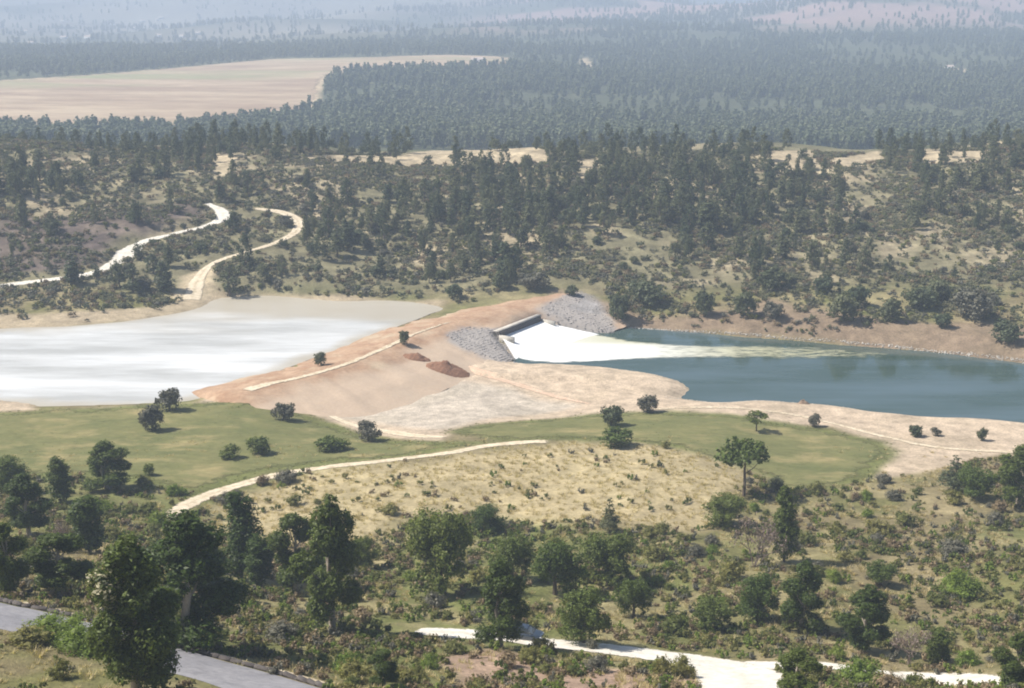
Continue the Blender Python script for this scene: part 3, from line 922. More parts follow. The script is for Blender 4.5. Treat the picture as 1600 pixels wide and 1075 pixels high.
slab = base.copy(); slab[..., 2] -= 0.12
link('chute', mesh('chute', slab.reshape(-1, 3), grid_faces(40, 40), M_CONCRETE, True), dam)
base[..., 2] += 0.10 + 0.25 * WW * (fbm(base[..., 0], base[..., 1], 1.6, 9, 4) - 0.3)
M_WHITEWATER = mat_simple('white_water', (0.80, 0.80, 0.79), (0.88, 0.88, 0.87), 0.6, 0.6, 0.3, 0.7, 0.2, c3=(0.62, 0.64, 0.64), scale3=0.8, d3=0.5)
ww = link('white_water', mesh('white_water', base.reshape(-1, 3), grid_faces(40, 40), M_WHITEWATER, True))
tag(ww, 'white water rushing down the spillway chute of the dam', None, None, 'stuff')
# riprap on both sides of the chute
pts, szs = [], []
for Wp in RPW:
    x0, y0 = Wp.min(0); x1, y1 = Wp.max(0)
    gx = rng.uniform(x0, x1, 6000); gy = rng.uniform(y0, y1, 6000)
    k = sdist(Wp, gx, gy) > (fbm(gx, gy, 3, 3) - .5) * 3
    gx, gy = gx[k][:2400], gy[k][:2400]
    rel = (np.stack([gx, gy], 1) - hw0[:2])
    ok = ~((rel @ hd > -0.3) & (rel @ hd < HL + 0.3) & (rel @ hn > -3) & (rel @ hn < 14) & (sdist(c4, gx, gy) > 0))
    gx, gy = gx[ok], gy[ok]
    zz = dam_top(gx, gy)
    for a, b, c in zip(gx, gy, zz):
        pts.append((a, b, c - 0.02)); szs.append(rng.uniform(0.16, 0.36) * (1.8 if rng.random() < .05 else 1))
rock_pile('riprap', pts, szs, M_ROCK, dam)

# ------------------------------------------------------------------ foliage meshes
def leaf_quads(C, Nn, size, r, elong=1.0):
    n = len(C)
    Nn = Nn / (np.linalg.norm(Nn, axis=1)[:, None] + 1e-9)
    a = np.cross(Nn, r.normal(size=(n, 3))); a /= np.linalg.norm(a, axis=1)[:, None] + 1e-9
    b = np.cross(Nn, a)
    sz = (size * r.uniform(0.6, 1.35, n))[:, None]
    V = np.stack([C - a * sz * elong * .5, C - b * sz * .42 + Nn * sz * .12, C + a * sz * elong * .5, C + b * sz * .42 + Nn * sz * .12], 1).reshape(-1, 3)
    return V, np.arange(4 * n).reshape(-1, 4)

_ico = None
def core(c, rad, r):
    global _ico
    if _ico is None:
        import bmesh
        bm = bmesh.new(); bmesh.ops.create_icosphere(bm, subdivisions=1, radius=1)
        _ico = (np.array([v.co[:] for v in bm.verts]), np.array([[v.index for v in f.verts] for f in bm.faces])); bm.free()
    V, T = _ico
    return V * (1 + r.uniform(-.25, .2, (len(V), 1))) * np.array(rad) + np.array(c), np.concatenate([T, T[:, :1] * 0 + T[:, 2:]], 1)

def crown_mesh(name, lobes, nleaf, size, mat, seed, elong=1.0, cores=0.62, shell=0.6, pale=None):
    r = np.random.default_rng(seed)
    area = np.array([l[1][0] * l[1][2] + l[1][0] * l[1][1] for l in lobes]); area = area / area.sum()
    Vs, Fs, Mi, n = [], [], [], 0
    for i, (c, rad) in enumerate(lobes):
        k = max(8, int(nleaf * area[i]))
        # sprays: leaves gather round twig ends
        ns = max(4, k // 9)
        dsp = r.normal(size=(ns, 3)); dsp /= np.linalg.norm(dsp, axis=1)[:, None]
        rr = (shell + (1.08 - shell) * r.random(ns) ** 0.6)[:, None]
        sc_ = dsp * rr
        pick = r.integers(0, ns, k)
        q = sc_[pick] + r.normal(size=(k, 3)) * 0.13
        C = np.array(c) + q * np.array(rad)
        Nn = q * 0.9 + r.normal(size=(k, 3)) * 0.55 + np.array((0, 0, 0.35))
        V, Fq = leaf_quads(C, Nn, size, r, elong)
        Vs.append(V); Fs.append(Fq + n); n += len(V)
        mi = np.zeros(k, int)
        if pale is not None and pale(np.array(c)):
            mi = (r.random(k) < 0.30).astype(int)
        Mi.append(mi)
        if cores:
            Vc, Fc = core(c, np.array(rad) * cores, r)
            # icosphere triangles as their own quads (fourth corner between two)
            T = Fc[:, :3]
            midp = (Vc[T[:, 2]] + Vc[T[:, 0]]) / 2
            Q = np.stack([Vc[T[:, 0]], Vc[T[:, 1]], Vc[T[:, 2]], midp], 1).reshape(-1, 3)
            Vs.append(Q); Fs.append(np.arange(len(Q)).reshape(-1, 4) + n); n += len(Q)
            Mi.append(np.zeros(len(T), int))
    return mesh(name, np.concatenate(Vs), np.concatenate(Fs), None, False, [mat] + ([L_EUCPALE] if pale else []), np.concatenate(Mi))

def trunk_mesh(name, base_r, top, lobes, r, mat, bend=0.06, limbs=8, z0=-0.5):
    mb = MB()
    H = top
    pts = [np.array((0, 0, z0))] + [np.array((r.normal() * bend * H * t, r.normal() * bend * H * t, H * t)) for t in (0.25, 0.5, 0.75, 1.0)]
    mb.tube(pts, [base_r * 1.25, base_r, base_r * .75, base_r * .5, base_r * .22], 7)
    for c, rad in lobes[:limbs]:
        c = np.array(c)
        t = np.clip((c[2] - 0.25 * H) / H, 0.15, 0.9)
        k = min(3, int(t * 4)); p = pts[k + 1 if k < 4 else 4] * 1.0
        s0 = pts[k] + (pts[k + 1] - pts[k]) * 0.6
        m_ = (s0 + c) / 2 + np.array((0, 0, -0.04 * H))
        mb.tube([s0, m_, c], [base_r * .38, base_r * .26, base_r * .1], 5)
    return mb.mesh(name, mat, True)

def build_kind(kind, seed, leaf, size, mat, bark=M_BARK):
    """returns (trunk mesh, crown mesh, height, width)"""
    r = np.random.default_rng(seed)
    lobes = []
    if kind == 'euc':
        H, Wd = 12.0, 5.5
        nl = int(r.integers(10, 14))
        for k in range(nl):
            t = 0.24 + 0.70 * (k + r.uniform(-.4, .4)) / (nl - 1)
            env = math.sin(math.pi * min(1, max(.05, (t - 0.05) / 0.95)) ** 0.85) ** 0.6
            a = k * 2.4 + r.uniform(-.6, .6)
            rad = r.uniform(0.8, 1.55) * (1.08 - 0.38 * t)
            off = max(0, Wd / 2 * env - rad * .6) * r.uniform(.45, 1.25)
            lobes.append(((math.cos(a) * off, math.sin(a) * off, H * t - rad * .4), (rad, rad * r.uniform(.8, 1.1), rad * r.uniform(.8, 1.35))))
        lobes.append(((r.uniform(-.6, .6), 0, H - 1.0), (0.75, 0.75, 1.0)))
        base_r, top = 0.26, H * .9
    elif kind == 'pine':
        H, Wd = 10.0, 5.0
        k = 0
        for tier in range(6):
            t = 0.30 + 0.66 * tier / 5
            wr = Wd / 2 * (1.0 - 0.78 * ((t - .3) / .7)) * r.uniform(.8, 1.1)
            for j in range(max(1, 4 - tier // 2)):
                a = k * 2.4 + r.uniform(-.4, .4); k += 1
                rad = max(.55, wr * r.uniform(.5, .68))
                off = max(0, wr - rad)
                lobes.append(((math.cos(a) * off, math.sin(a) * off, H * t + r.uniform(-.3, .3) - rad * .3), (rad, rad, rad * r.uniform(.65, .9))))
        base_r, top = 0.17, H * .93
    elif kind == 'slim':
        H, Wd = 10.0, 3.0
        for k in range(10):
            t = 0.2 + 0.75 * k / 9
            rad = (0.75 + 0.5 * math.sin(math.pi * t)) * r.uniform(.75, 1.1)
            a = r.uniform(0, 6.28); off = r.uniform(0, .6)
            lobes.append(((math.cos(a) * off, math.sin(a) * off, H * t - .2), (rad, rad, rad * r.uniform(1, 1.4))))
        base_r, top = 0.14, H * .9
    elif kind == 'round':
        H, Wd = 6.0, 6.0
        for k in range(18):
            a = k * 2.4 + r.uniform(-.4, .4); ph = r.uniform(-.75, 1.3)
            rad = r.uniform(.55, 1.3)
            off = (Wd / 2 - rad * .8) * r.uniform(.75, 1.15)
            lobes.append(((math.cos(a) * off * math.cos(ph) * r.uniform(.8, 1.05), math.sin(a) * off * math.cos(ph) * r.uniform(.8, 1.05), H * .47 + off * math.sin(ph) * 1.0), (rad, rad, rad * r.uniform(.7, 1.15))))
        lobes.append(((0, 0, H * .5), (1.5, 1.5, 1.4)))
        base_r, top = 0.22, H * .6
    elif kind == 'ball':
        H, Wd = 4.0, 4.6
        for k in range(12):
            a = k * 2.4; ph = r.uniform(-.35, 1.25)
            rad = r.uniform(.5, 1.1); off = (Wd / 2 - rad * .85) * r.uniform(.7, 1.15)
            lobes.append(((math.cos(a) * off * math.cos(ph), math.sin(a) * off * math.cos(ph), max(.55, 1.75 + (H - 2.75) * 1.25 * math.sin(ph))), (rad, rad, rad * .85)))
        lobes.append(((0, 0, 1.7), (1.7, 1.7, 1.5)))
        base_r, top = 0.16, 2.0
    elif kind == 'umbrella':
        H, Wd = 8.0, 7.0
        for k in range(11):
            a = k * 2.4; q = math.sqrt((k + .5) / 11)
            rad = r.uniform(.8, 1.25)
            lobes.append(((math.cos(a) * q * (Wd / 2 - rad), math.sin(a) * q * (Wd / 2 - rad), H * .82 - q * q * 1.0 + r.uniform(-1.5, .5)), (rad, rad, rad * .8)))
        base_r, top = 0.17, H * .82
    elif kind == 'shrub':
        H, Wd = 2.0, 2.8
        for k in range(7):
            a = k * 2.4; q = math.sqrt((k + .4) / 7); rad = r.uniform(.45, .72)
            off = q * (Wd / 2 - rad * .8)
            lobes.append(((math.cos(a) * off, math.sin(a) * off, max(.25, H - rad * .9 - q * .95 * r.uniform(.6, 1.1))), (rad, rad, rad * .9)))
        lobes.append(((0, 0, .6), (.95, .95, .75)))
        base_r, top = 0.06, 1.2
    crown = crown_mesh('crown', lobes, leaf, size, mat, seed + 1, elong={'euc': 1.9, 'slim': 1.6}.get(kind, 1.2), cores={'shrub': .55, 'pine': .42, 'ball': .6}.get(kind, .45))
    order = sorted(lobes, key=lambda l: -l[0][2] * r.uniform(.6, 1))
    trunk = trunk_mesh('trunk', base_r, top, order, r, bark, limbs=10 if kind != 'shrub' else 6, bend=.03)
    return trunk, crown, H, Wd

def build_bare(seed):
    """a bare, twiggy bush: stems that fork three times, few withered leaves"""
    r = np.random.default_rng(seed)
    mb = MB(); tips = []
    def grow(p, d, L, rad, lev):
        q = p + d * L
        mb.tube([p, (p + q) / 2 + r.normal(size=3) * L * .05, q], [rad, rad * .8, rad * .6], 4)
        tips.append(q)
        if lev < 3:
            for _ in range(3):
                nd = d + r.normal(size=3) * .55; nd[2] = abs(nd[2]) * .8 + .15; nd /= np.linalg.norm(nd)
                grow(q, nd, L * r.uniform(.6, .85), rad * .6, lev + 1)
    for _ in range(5):
        dd = np.array((r.normal() * .45, r.normal() * .45, 1.0)); dd /= np.linalg.norm(dd)
        grow(np.array((0, 0, -.1)), dd, 1.5, .07, 0)
    C = np.repeat(np.array(tips), 5, 0) + r.normal(size=(len(tips) * 5, 3)) * .22
    Vl, Fl = leaf_quads(C, r.normal(size=C.shape), .13, r, 2.0)
    tr = mb.mesh('stem', L_TWIG)
    H = float(np.array(tips)[:, 2].max()); Wd = float(np.ptp(np.array(tips)[:, 0]))
    return tr, mesh('twigs', Vl, Fl, L_TWIG), H, Wd

VAR = {
    'euc': [build_kind('euc', 500 + k, 15000, 0.18, L_EUC, M_PALEBARK) for k in range(4)],
    'slim': [build_kind('slim', 520 + k, 7500, 0.17, L_EUC) for k in range(3)],
    'pine': [build_kind(kk, 540 + k, 2100, 0.30, L_PINE) for k, kk in enumerate(('round', 'euc', 'round', 'euc', 'slim', 'round', 'euc', 'pine'))],
    'pine_near': [build_kind('pine', 560 + k, 4200, 0.25, L_PINE) for k in range(2)],
    'round': [build_kind('round', 580 + k, 10000, 0.17, L_OLIVE) for k in range(4)],
    'round_grey': [build_kind('ball', 600 + k, 2400, 0.26, L_GREY) for k in range(3)],
    'round_dark': [build_kind('ball', 620 + k, 2200, 0.28, L_PINE) for k in range(4)],
    'ball': [build_kind('ball', 630 + k, 2600, 0.24, L_OLIVE) for k in range(3)],
    'umbrella': [build_kind('umbrella', 640 + k, 2600, 0.30, L_OLIVE) for k in range(2)],
    'shrub': [build_kind('shrub', 660 + k, 1500, 0.12, L_SCRUB) for k in range(4)],
    'shrub_bright': [build_kind('shrub', 680 + k, 4000, 0.08, L_BRIGHT) for k in range(2)],
    'shrub_brown': [build_kind('shrub', 700 + k, 1600, 0.11, L_BROWN) for k in range(3)],
    'shrub_grey': [build_kind('shrub', 720 + k, 2200, 0.10, L_GREY) for k in range(2)],
    'bare': [build_bare(740 + k) for k in range(2)],
}

def plant(kind, loc, h, w=None, name='tree', label=None, cat='tree', group=None, var=None, rz=None, mesh_over=None):
    vs = VAR[kind]
    t, c, H, Wd = mesh_over or vs[int(rng.integers(len(vs))) if var is None else var % len(vs)]
    o = bpy.data.objects.new(name, None)
    o.empty_display_size = 0.5
    col.objects.link(o)
    sz = h / H; sx = (w / Wd) if w else sz
    o.location = loc; o.scale = (sx, sx, sz)
    o.rotation_euler = (0, 0, rng.uniform(0, 6.28) if rz is None else rz)
    shr = kind.startswith('shrub')
    link('stem' if shr or kind == 'bare' else 'trunk', t, o)
    link('foliage' if shr else ('twigs' if kind == 'bare' else 'crown'), c, o)
    tag(o, label, cat, group)
    return o

def ppm(x, y, z):
    return F / (y * cp + (CZ - z) * sp)      # photograph pixels per metre at a place

PLACED = []
def put(kind, u, v, hpx, wpx, label, name='tree', cat='tree', group=None, var=None, rz=None, zf=None, mesh_over=None):
    p = on_ground([u], [v])[0]
    z = float(h_fin(p[0], p[1])) if zf is None else float(zf(p[0], p[1])[0])
    k = ppm(p[0], p[1], z)
    PLACED.append((p[0], p[1], max(wpx / k / 2, 0.5)))
    return plant(kind, (p[0], p[1], z - 0.05), hpx / k / 0.97, wpx / k, name, label, cat, group, var, rz, mesh_over)

# ---- the pale-topped near tree
r_ = np.random.default_rng(77)
lob = []
for k in range(17):
    t = 0.20 + 0.76 * k / 16
    env = math.sin(math.pi * min(1, t * .95 + .05)) ** .6
    a = k * 2.4; rad = r_.uniform(.9, 1.45) * (1.08 - .35 * t)
    off = max(0, 3.0 * env - rad * .6) * r_.uniform(.55, 1.1)
    lob.append(((math.cos(a) * off, math.sin(a) * off, 12.5 * t), (rad, rad, rad * r_.uniform(1.0, 1.4))))
NEAR_TREE = (trunk_mesh('trunk', .28, 10.8, lob, r_, M_PALEBARK, limbs=14), crown_mesh('crown', lob, 26000, .17, L_EUC, 78, 1.9, .55, .55, pale=lambda c: c[0] < -0.3 and c[2] > 7.6), 12.5, 6.2)
put('euc', 212, 1085, 250, 150, 'tall near tree with cream coloured sprays on its sunlit top', 'eucalyptus_tree', rz=0.0, mesh_over=NEAR_TREE)
put('euc', 298, 1003, 208, 155, 'broad dark tree right behind the cream topped near tree', 'eucalyptus_tree', var=1)

BIG = [  # kind, u, v base, height, width, label, name
    ('euc', 92, 925, 95, 95, 'bushy tree beside the bend of the asphalt road', 'eucalyptus_tree', 2),
    ('slim', 140, 862, 92, 58, 'small dark pointed tree above the bushy roadside tree', 'slender_tree', 0),
    ('slim', 95, 785, 75, 42, 'narrow dark tree standing at the edge of the left field', 'slender_tree', 1),
    ('euc', 45, 835, 100, 70, 'tall leafy tree in the grove by the near field corner', 'eucalyptus_tree', 0),
    ('euc', 12, 925, 115, 75, 'green tree cut by the left picture edge above the asphalt', 'eucalyptus_tree', 3),
    ('euc', 168, 765, 75, 72, 'loose crowned tree at the corner of the left field', 'eucalyptus_tree', 1),
    ('round', 15, 770, 60, 70, 'round tree at the picture edge by the left field', 'broadleaf_tree', 1),
    ('slim', 378, 905, 140, 58, 'dark two tiered tree just below the curved dirt track', 'slender_tree', 2),
    ('slim', 408, 915, 80, 52, 'low dark tree leaning on the two tiered one', 'slender_tree', 0),
    ('euc', 462, 925, 132, 78, 'dark tree with a rounded top left of its taller twin', 'eucalyptus_tree', 2),
    ('euc', 520, 985, 218, 98, 'tallest dark tree of the pair below the dry knoll', 'eucalyptus_tree', 0),
    ('round', 690, 930, 145, 122, 'large round crowned tree with a dark shaded foot', 'broadleaf_tree', 0),
    ('euc', 783, 1015, 140, 78, 'dark green tree hiding part of the parked car', 'eucalyptus_tree', 1),
    ('pine_near', 952, 832, 56, 36, 'small lone conical pine at the foot of the dry knoll', 'pine_tree', 0),
    ('round', 912, 1005, 92, 92, 'dark round tree at the edge of the white gravel road', 'broadleaf_tree', 1),
    ('round', 800, 905, 82, 80, 'leafy tree up slope from the large round crowned tree', 'broadleaf_tree', 2),
    ('round', 868, 930, 92, 95, 'grey green tree between the large round tree and the gravel road', 'broadleaf_tree', 3),
    ('round', 950, 915, 92, 100, 'wide olive green tree in the middle of the scrub', 'broadleaf_tree', 0),
    ('round', 990, 965, 72, 62, 'small leafy tree just above the white gravel road', 'broadleaf_tree', 2),
    ('slim', 1225, 880, 122, 42, 'slender dark tree beside the bare twiggy bush', 'slender_tree', 1),
    ('umbrella', 1162, 775, 108, 100, 'flat topped tree with thin trunk at the edge of the right field', 'umbrella_pine', 0),
    ('euc', 1252, 985, 115, 74, 'leafy tree above the gravel bend', 'eucalyptus_tree', 3),
    ('round', 1183, 972, 80, 70, 'bright edged round tree left of the leafy tree at the bend', 'broadleaf_tree', 1),
    ('euc', 1352, 1015, 108, 80, 'dark tree over the gravel strip near the right corner', 'eucalyptus_tree', 0),
    ('euc', 1243, 1090, 82, 72, 'dark tree at the bottom picture edge beside the gravel bend', 'eucalyptus_tree', 2),
    ('slim', 1462, 1035, 58, 42, 'small dark tree among scrub near the right corner', 'slender_tree', 0),
    ('pine_near', 1490, 768, 58, 52, 'dark pine on the rise beside the sandy track end', 'pine_tree', 1),
    ('round', 1520, 778, 52, 70, 'round tree next to the dark pine on the rise', 'broadleaf_tree', 3),
    ('euc', 1590, 790, 95, 70, 'green tree cut by the right picture edge below the shore', 'eucalyptus_tree', 1),
    ('round', 1130, 820, 55, 75, 'low spreading tree under the flat topped tree', 'broadleaf_tree', 2),
    ('round', 760, 830, 42, 62, 'low grey green tree on the lower edge of the dry knoll', 'broadleaf_tree', 1),
    ('round', 1110, 985, 55, 70, 'small round tree over the widest part of the gravel road', 'broadleaf_tree', 3),
    ('round', 1375, 915, 40, 55, 'dark low tree in the middle of the right hand scrub', 'broadleaf_tree', 0),
    ('euc', 600, 1070, 60, 55, 'dark small tree at the end of the asphalt road', 'eucalyptus_tree', 2),
    ('euc', 1585, 1075, 90, 70, 'tree at the bottom right picture corner', 'eucalyptus_tree', 3),
    ('round', 565, 890, 55, 50, 'small green tree right of the tallest dark tree', 'broadleaf_tree', 2),
    ('euc', 330, 930, 90, 70, 'olive green tree between the broad dark tree and the two tiered tree', 'eucalyptus_tree', 1),
]
for k, u, v, h, w, lab, nm, va in BIG:
    put(k, u, v, h, w, lab, nm, var=va)

MIDF = [
    ('round_grey', 266, 642, 38, 44, 'upper of two grey round bushes on the left field'),
    ('round_grey', 238, 673, 42, 42, 'lower of two grey round bushes on the left field'),
    ('round_grey', 443, 656, 31, 38, 'grey round bush beside the pale track below the dam'),
    ('round_grey', 575, 689, 32, 42, 'grey round bush at the end of the pale track'),
    ('ball', 516, 704, 24, 58, 'low wide dark bush near the end of the pale track'),
    ('ball', 362, 716, 22, 36, 'small green bush in the near part of the left field'),
    ('ball', 404, 709, 30, 42, 'grey green bush in the near part of the left field'),
    ('ball', 233, 743, 22, 22, 'tiny dark bush at the near rim of the left field'),
    ('round_dark', 956, 665, 34, 40, 'dark round bush at the far rim of the right field'),
    ('ball', 962, 697, 30, 62, 'spreading bush on top of the dry knoll'),
    ('round_grey', 1012, 644, 28, 36, 'small round tree alone on the far rim of the right field'),
    ('umbrella', 1182, 674, 34, 46, 'dark spreading bush on the right field by the shore'),
    ('round_grey', 1272, 666, 20, 22, 'small grey bush at the shore side of the right field'),
    ('round_dark', 1430, 682, 18, 26, 'dark low bush on the sandy shore'),
    ('round_dark', 1534, 688, 22, 18, 'small upright dark bush on the sandy shore'),
    ('round_grey', 1462, 681, 14, 18, 'tiny brownish bush between the two dark shore bushes'),
    ('round_dark', 1212, 764, 22, 26, 'small dark bush beside the flat topped tree'),
]
for i, (k, u, v, h, w, lab) in enumerate(MIDF):
    put(k, u, v, h, w, lab, 'bush', 'bush', var=i)
put('round_dark', 502, 577, 22, 22, 'lone dark bush on the crest of the dam', 'bush', 'bush', zf=dam_top)
put('round_dark', 632, 571, 22, 20, 'lone dark bush on the dam slope facing the sandy flat', 'bush', 'bush', zf=dam_top)

FARB = [
    ('round_dark', 1100, 493, 42, 34, 'dark round tree nearest the spillway on the far pool bank'),
    ('round_dark', 1163, 493, 38, 38, 'dark round tree second from the spillway on the far pool bank'),
    ('round_grey', 1207, 498, 30, 32, 'grey bush at the water side of the far pool bank'),
    ('round_dark', 1206, 452, 36, 48, 'dark round tree up the slope above the pool'),
    ('round_dark', 1286, 458, 28, 34, 'dark round tree up the slope, right of its twin'),
    ('round_dark', 1318, 502, 44, 50, 'larger dark tree clump in the middle of the far pool bank'),
    ('round_dark', 1340, 478, 36, 40, 'dark tree behind the larger clump on the far pool bank'),
    ('round_dark', 1394, 502, 38, 40, 'round dark tree right of the clump on the far pool bank'),
    ('round_dark', 1438, 482, 36, 56, 'wide dark tree on the far pool bank'),
    ('round_dark', 1466, 470, 34, 50, 'dark tree above the wide one on the far pool bank'),
    ('round_grey', 1518, 498, 48, 74, 'big grey leafless looking bush on the far pool bank'),
    ('round_dark', 1570, 534, 34, 52, 'dark round bush close to the water at the right edge'),
    ('round_dark', 1472, 511, 22, 32, 'small low bush at the water side under the grey bush'),
    ('round_dark', 966, 500, 42, 42, 'dark tree at the head of the pool by the riprap'),
    ('round_dark', 1010, 476, 40, 60, 'dark tree group above the head of the pool'),
    ('round_dark', 785, 452, 30, 32, 'round bush on the slope above the dam end'),
    ('round_dark', 710, 466, 24, 30, 'dark bush where the reservoir meets the dam'),
    ('round_grey', 835, 452, 30, 52, 'brownish grey bush above the dam end'),
    ('round_dark', 893, 462, 18, 22, 'small dark bush at the top of the riprap'),
]
for i, (k, u, v, h, w, lab) in enumerate(FARB):
    put(k, u, v, h, w, lab, 'bank_tree', 'tree', var=i)

# ---- bare bushes
put('bare', 1178, 888, 80, 75, 'bare pinkish brown twiggy bush beside the slender dark tree', 'bare_bush', 'bush', var=0)
put('bare', 1420, 1040, 62, 60, 'bare grey twiggy bush by the gravel strip', 'bare_bush', 'bush', var=1)
put('bare', 95, 860, 50, 45, 'reddish bare bush in the roadside grove', 'bare_bush', 'bush', var=1)

# ---- named shrubs
SHR = [
    ('shrub_bright', 1345, 1068, 46, 95, 'bright green shrub at the bottom edge by the gravel strip'),
    ('shrub_bright', 1500, 928, 46, 84, 'yellow green shrub in the right hand scrub'),
    ('shrub_bright', 85, 995, 38, 110, 'bright green shrub beside the asphalt road'),
    ('shrub_bright', 545, 1050, 40, 60, 'bright green shrub by the low dark road wall'),
    ('shrub_bright', 130, 1016, 46, 100, 'yellow green shrub under the cream topped near tree'),
    ('shrub', 48, 1004, 34, 80, 'low olive shrub on the near side of the asphalt'),
    ('shrub', 95, 1060, 36, 42, 'small green shrub on the dry bank in the near corner'),
    ('shrub', 1035, 1060, 45, 36, 'dark pointed shrub between gravel road and earth bank'),
    ('shrub_grey', 925, 1013, 18, 24, 'little grey shrub on the edge of the gravel road'),
    ('shrub_grey', 440, 1000, 40, 70, 'grey green shrub above the low dark road wall'),
    ('shrub_grey', 1490, 868, 30, 55, 'grey shrub above the yellow green one'),
    ('shrub', 1040, 700, 14, 18, 'small shrub on the crest of the dry knoll'),
]
for i, (k, u, v, h, w, lab) in enumerate(SHR):
    put(k, u, v, h, w, lab, 'shrub', 'shrub', var=i)

# ------------------------------------------------------------------ scattered individuals
def rnd_region(n, x0, x1, y0, y1):
    return rng.uniform(x0, x1, n), rng.uniform(y0, y1, n)

def off_roads(x, y, gap):
    ok = np.ones(len(x), bool)
    for k, (P, W) in PATHS.items():
        ok &= pdist(P[::3], x, y) > W.mean() + gap
    return ok

def thin(x, y, rad, prev=None):
    """greedy spacing; rad per point"""
    keep = []
    px = [p[0] for p in (prev or [])]; py = [p[1] for p in (prev or [])]; pr = [p[2] for p in (prev or [])]
    for i in range(len(x)):
        if px:
            d2 = (np.array(px) - x[i]) ** 2 + (np.array(py) - y[i]) ** 2
            if (d2 < (np.array(pr) + rad[i]) ** 2).any(): continue
        keep.append(i); px.append(x[i]); py.append(y[i]); pr.append(rad[i])
    return np.array(keep, int)

def to_px(x, y, z):
    dx, dy, dz = x, y, z - CZ
    yc = dy * sp + dz * cp; zc = dy * cp - dz * sp
    return IW / 2 + F * dx / zc, IH / 2 - F * yc / zc

# what a scattered plant stands next to, so that its label singles it out
NEAR_ANCHOR = [(212,950,'cream topped near tree'),(690,870,'large round crowned tree'),(520,890,'tallest dark tree'),(952,808,'small conical pine'),
    (783,955,'dark tree hiding the car'),(912,965,'round tree at the gravel edge'),(1178,850,'bare pinkish bush'),(1162,730,'flat topped tree'),
    (1252,935,'leafy tree above the gravel bend'),(1352,970,'dark tree over the gravel strip'),(1500,908,'yellow green shrub'),(1490,745,'dark pine on the rise'),
    (1375,898,'dark low tree in the scrub'),(378,850,'dark two tiered tree'),(92,885,'bushy roadside tree'),(168,735,'loose crowned field corner tree'),
    (85,985,'bright green roadside shrub'),(1035,1042,'pointed shrub by the gravel road'),(835,998,'dark car'),(962,688,'spreading bush on the knoll'),
    (1243,1062,'dark tree at the bottom edge'),(760,815,'low tree under the knoll'),(290,905,'broad dark tree'),(440,985,'grey green shrub above the wall'),
    (1590,750,'green tree at the right edge'),(545,1035,'bright shrub by the road wall'),(1110,960,'round tree over the wide gravel'),(950,870,'wide olive green tree'),
    (95,750,'narrow dark field edge tree'),(1225,820,'slender dark tree'),(1490,855,'grey shrub'),(1462,1010,'small dark corner tree')]
FAR_ANCHOR = [(1100,475,'dark tree nearest the spillway'),(1163,475,'second dark tree from the spillway'),(1206,435,'dark tree up the slope'),(1286,445,'right twin up the slope'),
    (1318,482,'dark tree clump on the bank'),(1394,484,'round dark tree beside the clump'),(1438,465,'wide dark bank tree'),(1518,475,'big grey bank bush'),(1570,518,'dark bush close to the water'),
    (966,480,'dark tree at the pool head'),(1010,458,'dark tree group above the pool head'),(785,438,'round bush above the dam end'),(710,455,'dark bush where reservoir meets dam'),
    (835,438,'brownish bush above the dam end'),(200,395,'wide lower bend of the white road'),(348,338,'upper bend of the white road'),(60,438,'straight of the white road'),
    (465,350,'bend of the tan hillside track'),(320,425,'foot of the tan hillside track'),(922,270,'orange bare patch'),(790,246,'pale ridge clearing'),(1232,250,'small ridge clearing'),
    (1350,255,'tan clearing on the ridge'),(1490,245,'ridge clearing nearest the right edge'),(350,255,'clearing above the white road'),(590,470,'far corner of the reservoir'),(430,462,'far bay of the reservoir')]
RANKS = ['nearest', 'second nearest', 'third nearest', 'fourth nearest', 'fifth nearest', 'sixth nearest', 'seventh nearest', 'eighth nearest', 'ninth nearest', 'tenth nearest', 'eleventh nearest', 'twelfth nearest']
PENDING = []         # (object, kind words, u, v, anchors, fallback)
def settle_labels():
    cells = {}
    for o, words_, u_, v_, anch, fb in PENDING:
        k = min(range(len(anch)), key=lambda q: (anch[q][0] - u_) ** 2 + (anch[q][1] - v_) ** 2 * 1.6)
        du, dv = u_ - anch[k][0], v_ - anch[k][1]
        side = ('right of' if du > 0 else 'left of') if abs(du) > abs(dv) else ('below' if dv > 0 else 'above')
        cells.setdefault((words_, id(anch), k, side), []).append((du * du + dv * dv, o, anch[k][2], fb))
    for (words_, _, k, side), lst in cells.items():
        for q, (_, o, phrase, fb) in enumerate(sorted(lst, key=lambda e: e[0])):
            if len(lst) == 1: o['label'] = '%s %s the %s' % (words_, side, phrase)
            elif q < len(RANKS): o['label'] = '%s %s the %s, %s' % (words_, side, phrase, RANKS[q])
            else: o['label'] = fb

# hillside pines across the water
x, y = rnd_region(9000, -235, 235, 386, 590)
zh = h_smooth(x, y); u, v = to_px(x, y, zh)
dens = fbm(x, y, 42, 900, 3)
band = 0.30 + 0.75 * sstep(445, 400, v) * 1.0
band = np.where((u > 1000) & (v > 430), 0.10, band)
band = np.where((u < 470) & (v > 320) & (v < 470), 0.30, band)
band = np.where((u > 1050) & (v > 330), band * 0.55, band)
band = np.where(v < 300, 0.75, band)
band = np.where((u > 1470) & (v < 420), 0.9, band)
p_ = band * sstep(0.30, 0.62, dens) * 0.8
ok = (rng.random(len(x)) < p_) & (u > -60) & (u < 1660) & (v > 205) & (v < 470) & off_roads(x, y, 1.6)
for zc in Z_CLEAR: ok &= (sdist(zc, x, y) < 0) | (rng.random(len(x)) < .12)
ok &= sdist(Z_BURNT, x, y) < (rng.random(len(x)) < .5) * 50
ok &= pdist(AXs[::6], x, y) > 16
x, y, v, u = x[ok], y[ok], v[ok], u[ok]
open_ = np.ones(len(x), bool)           # the two bank roads run through cut strips, open on their lower side
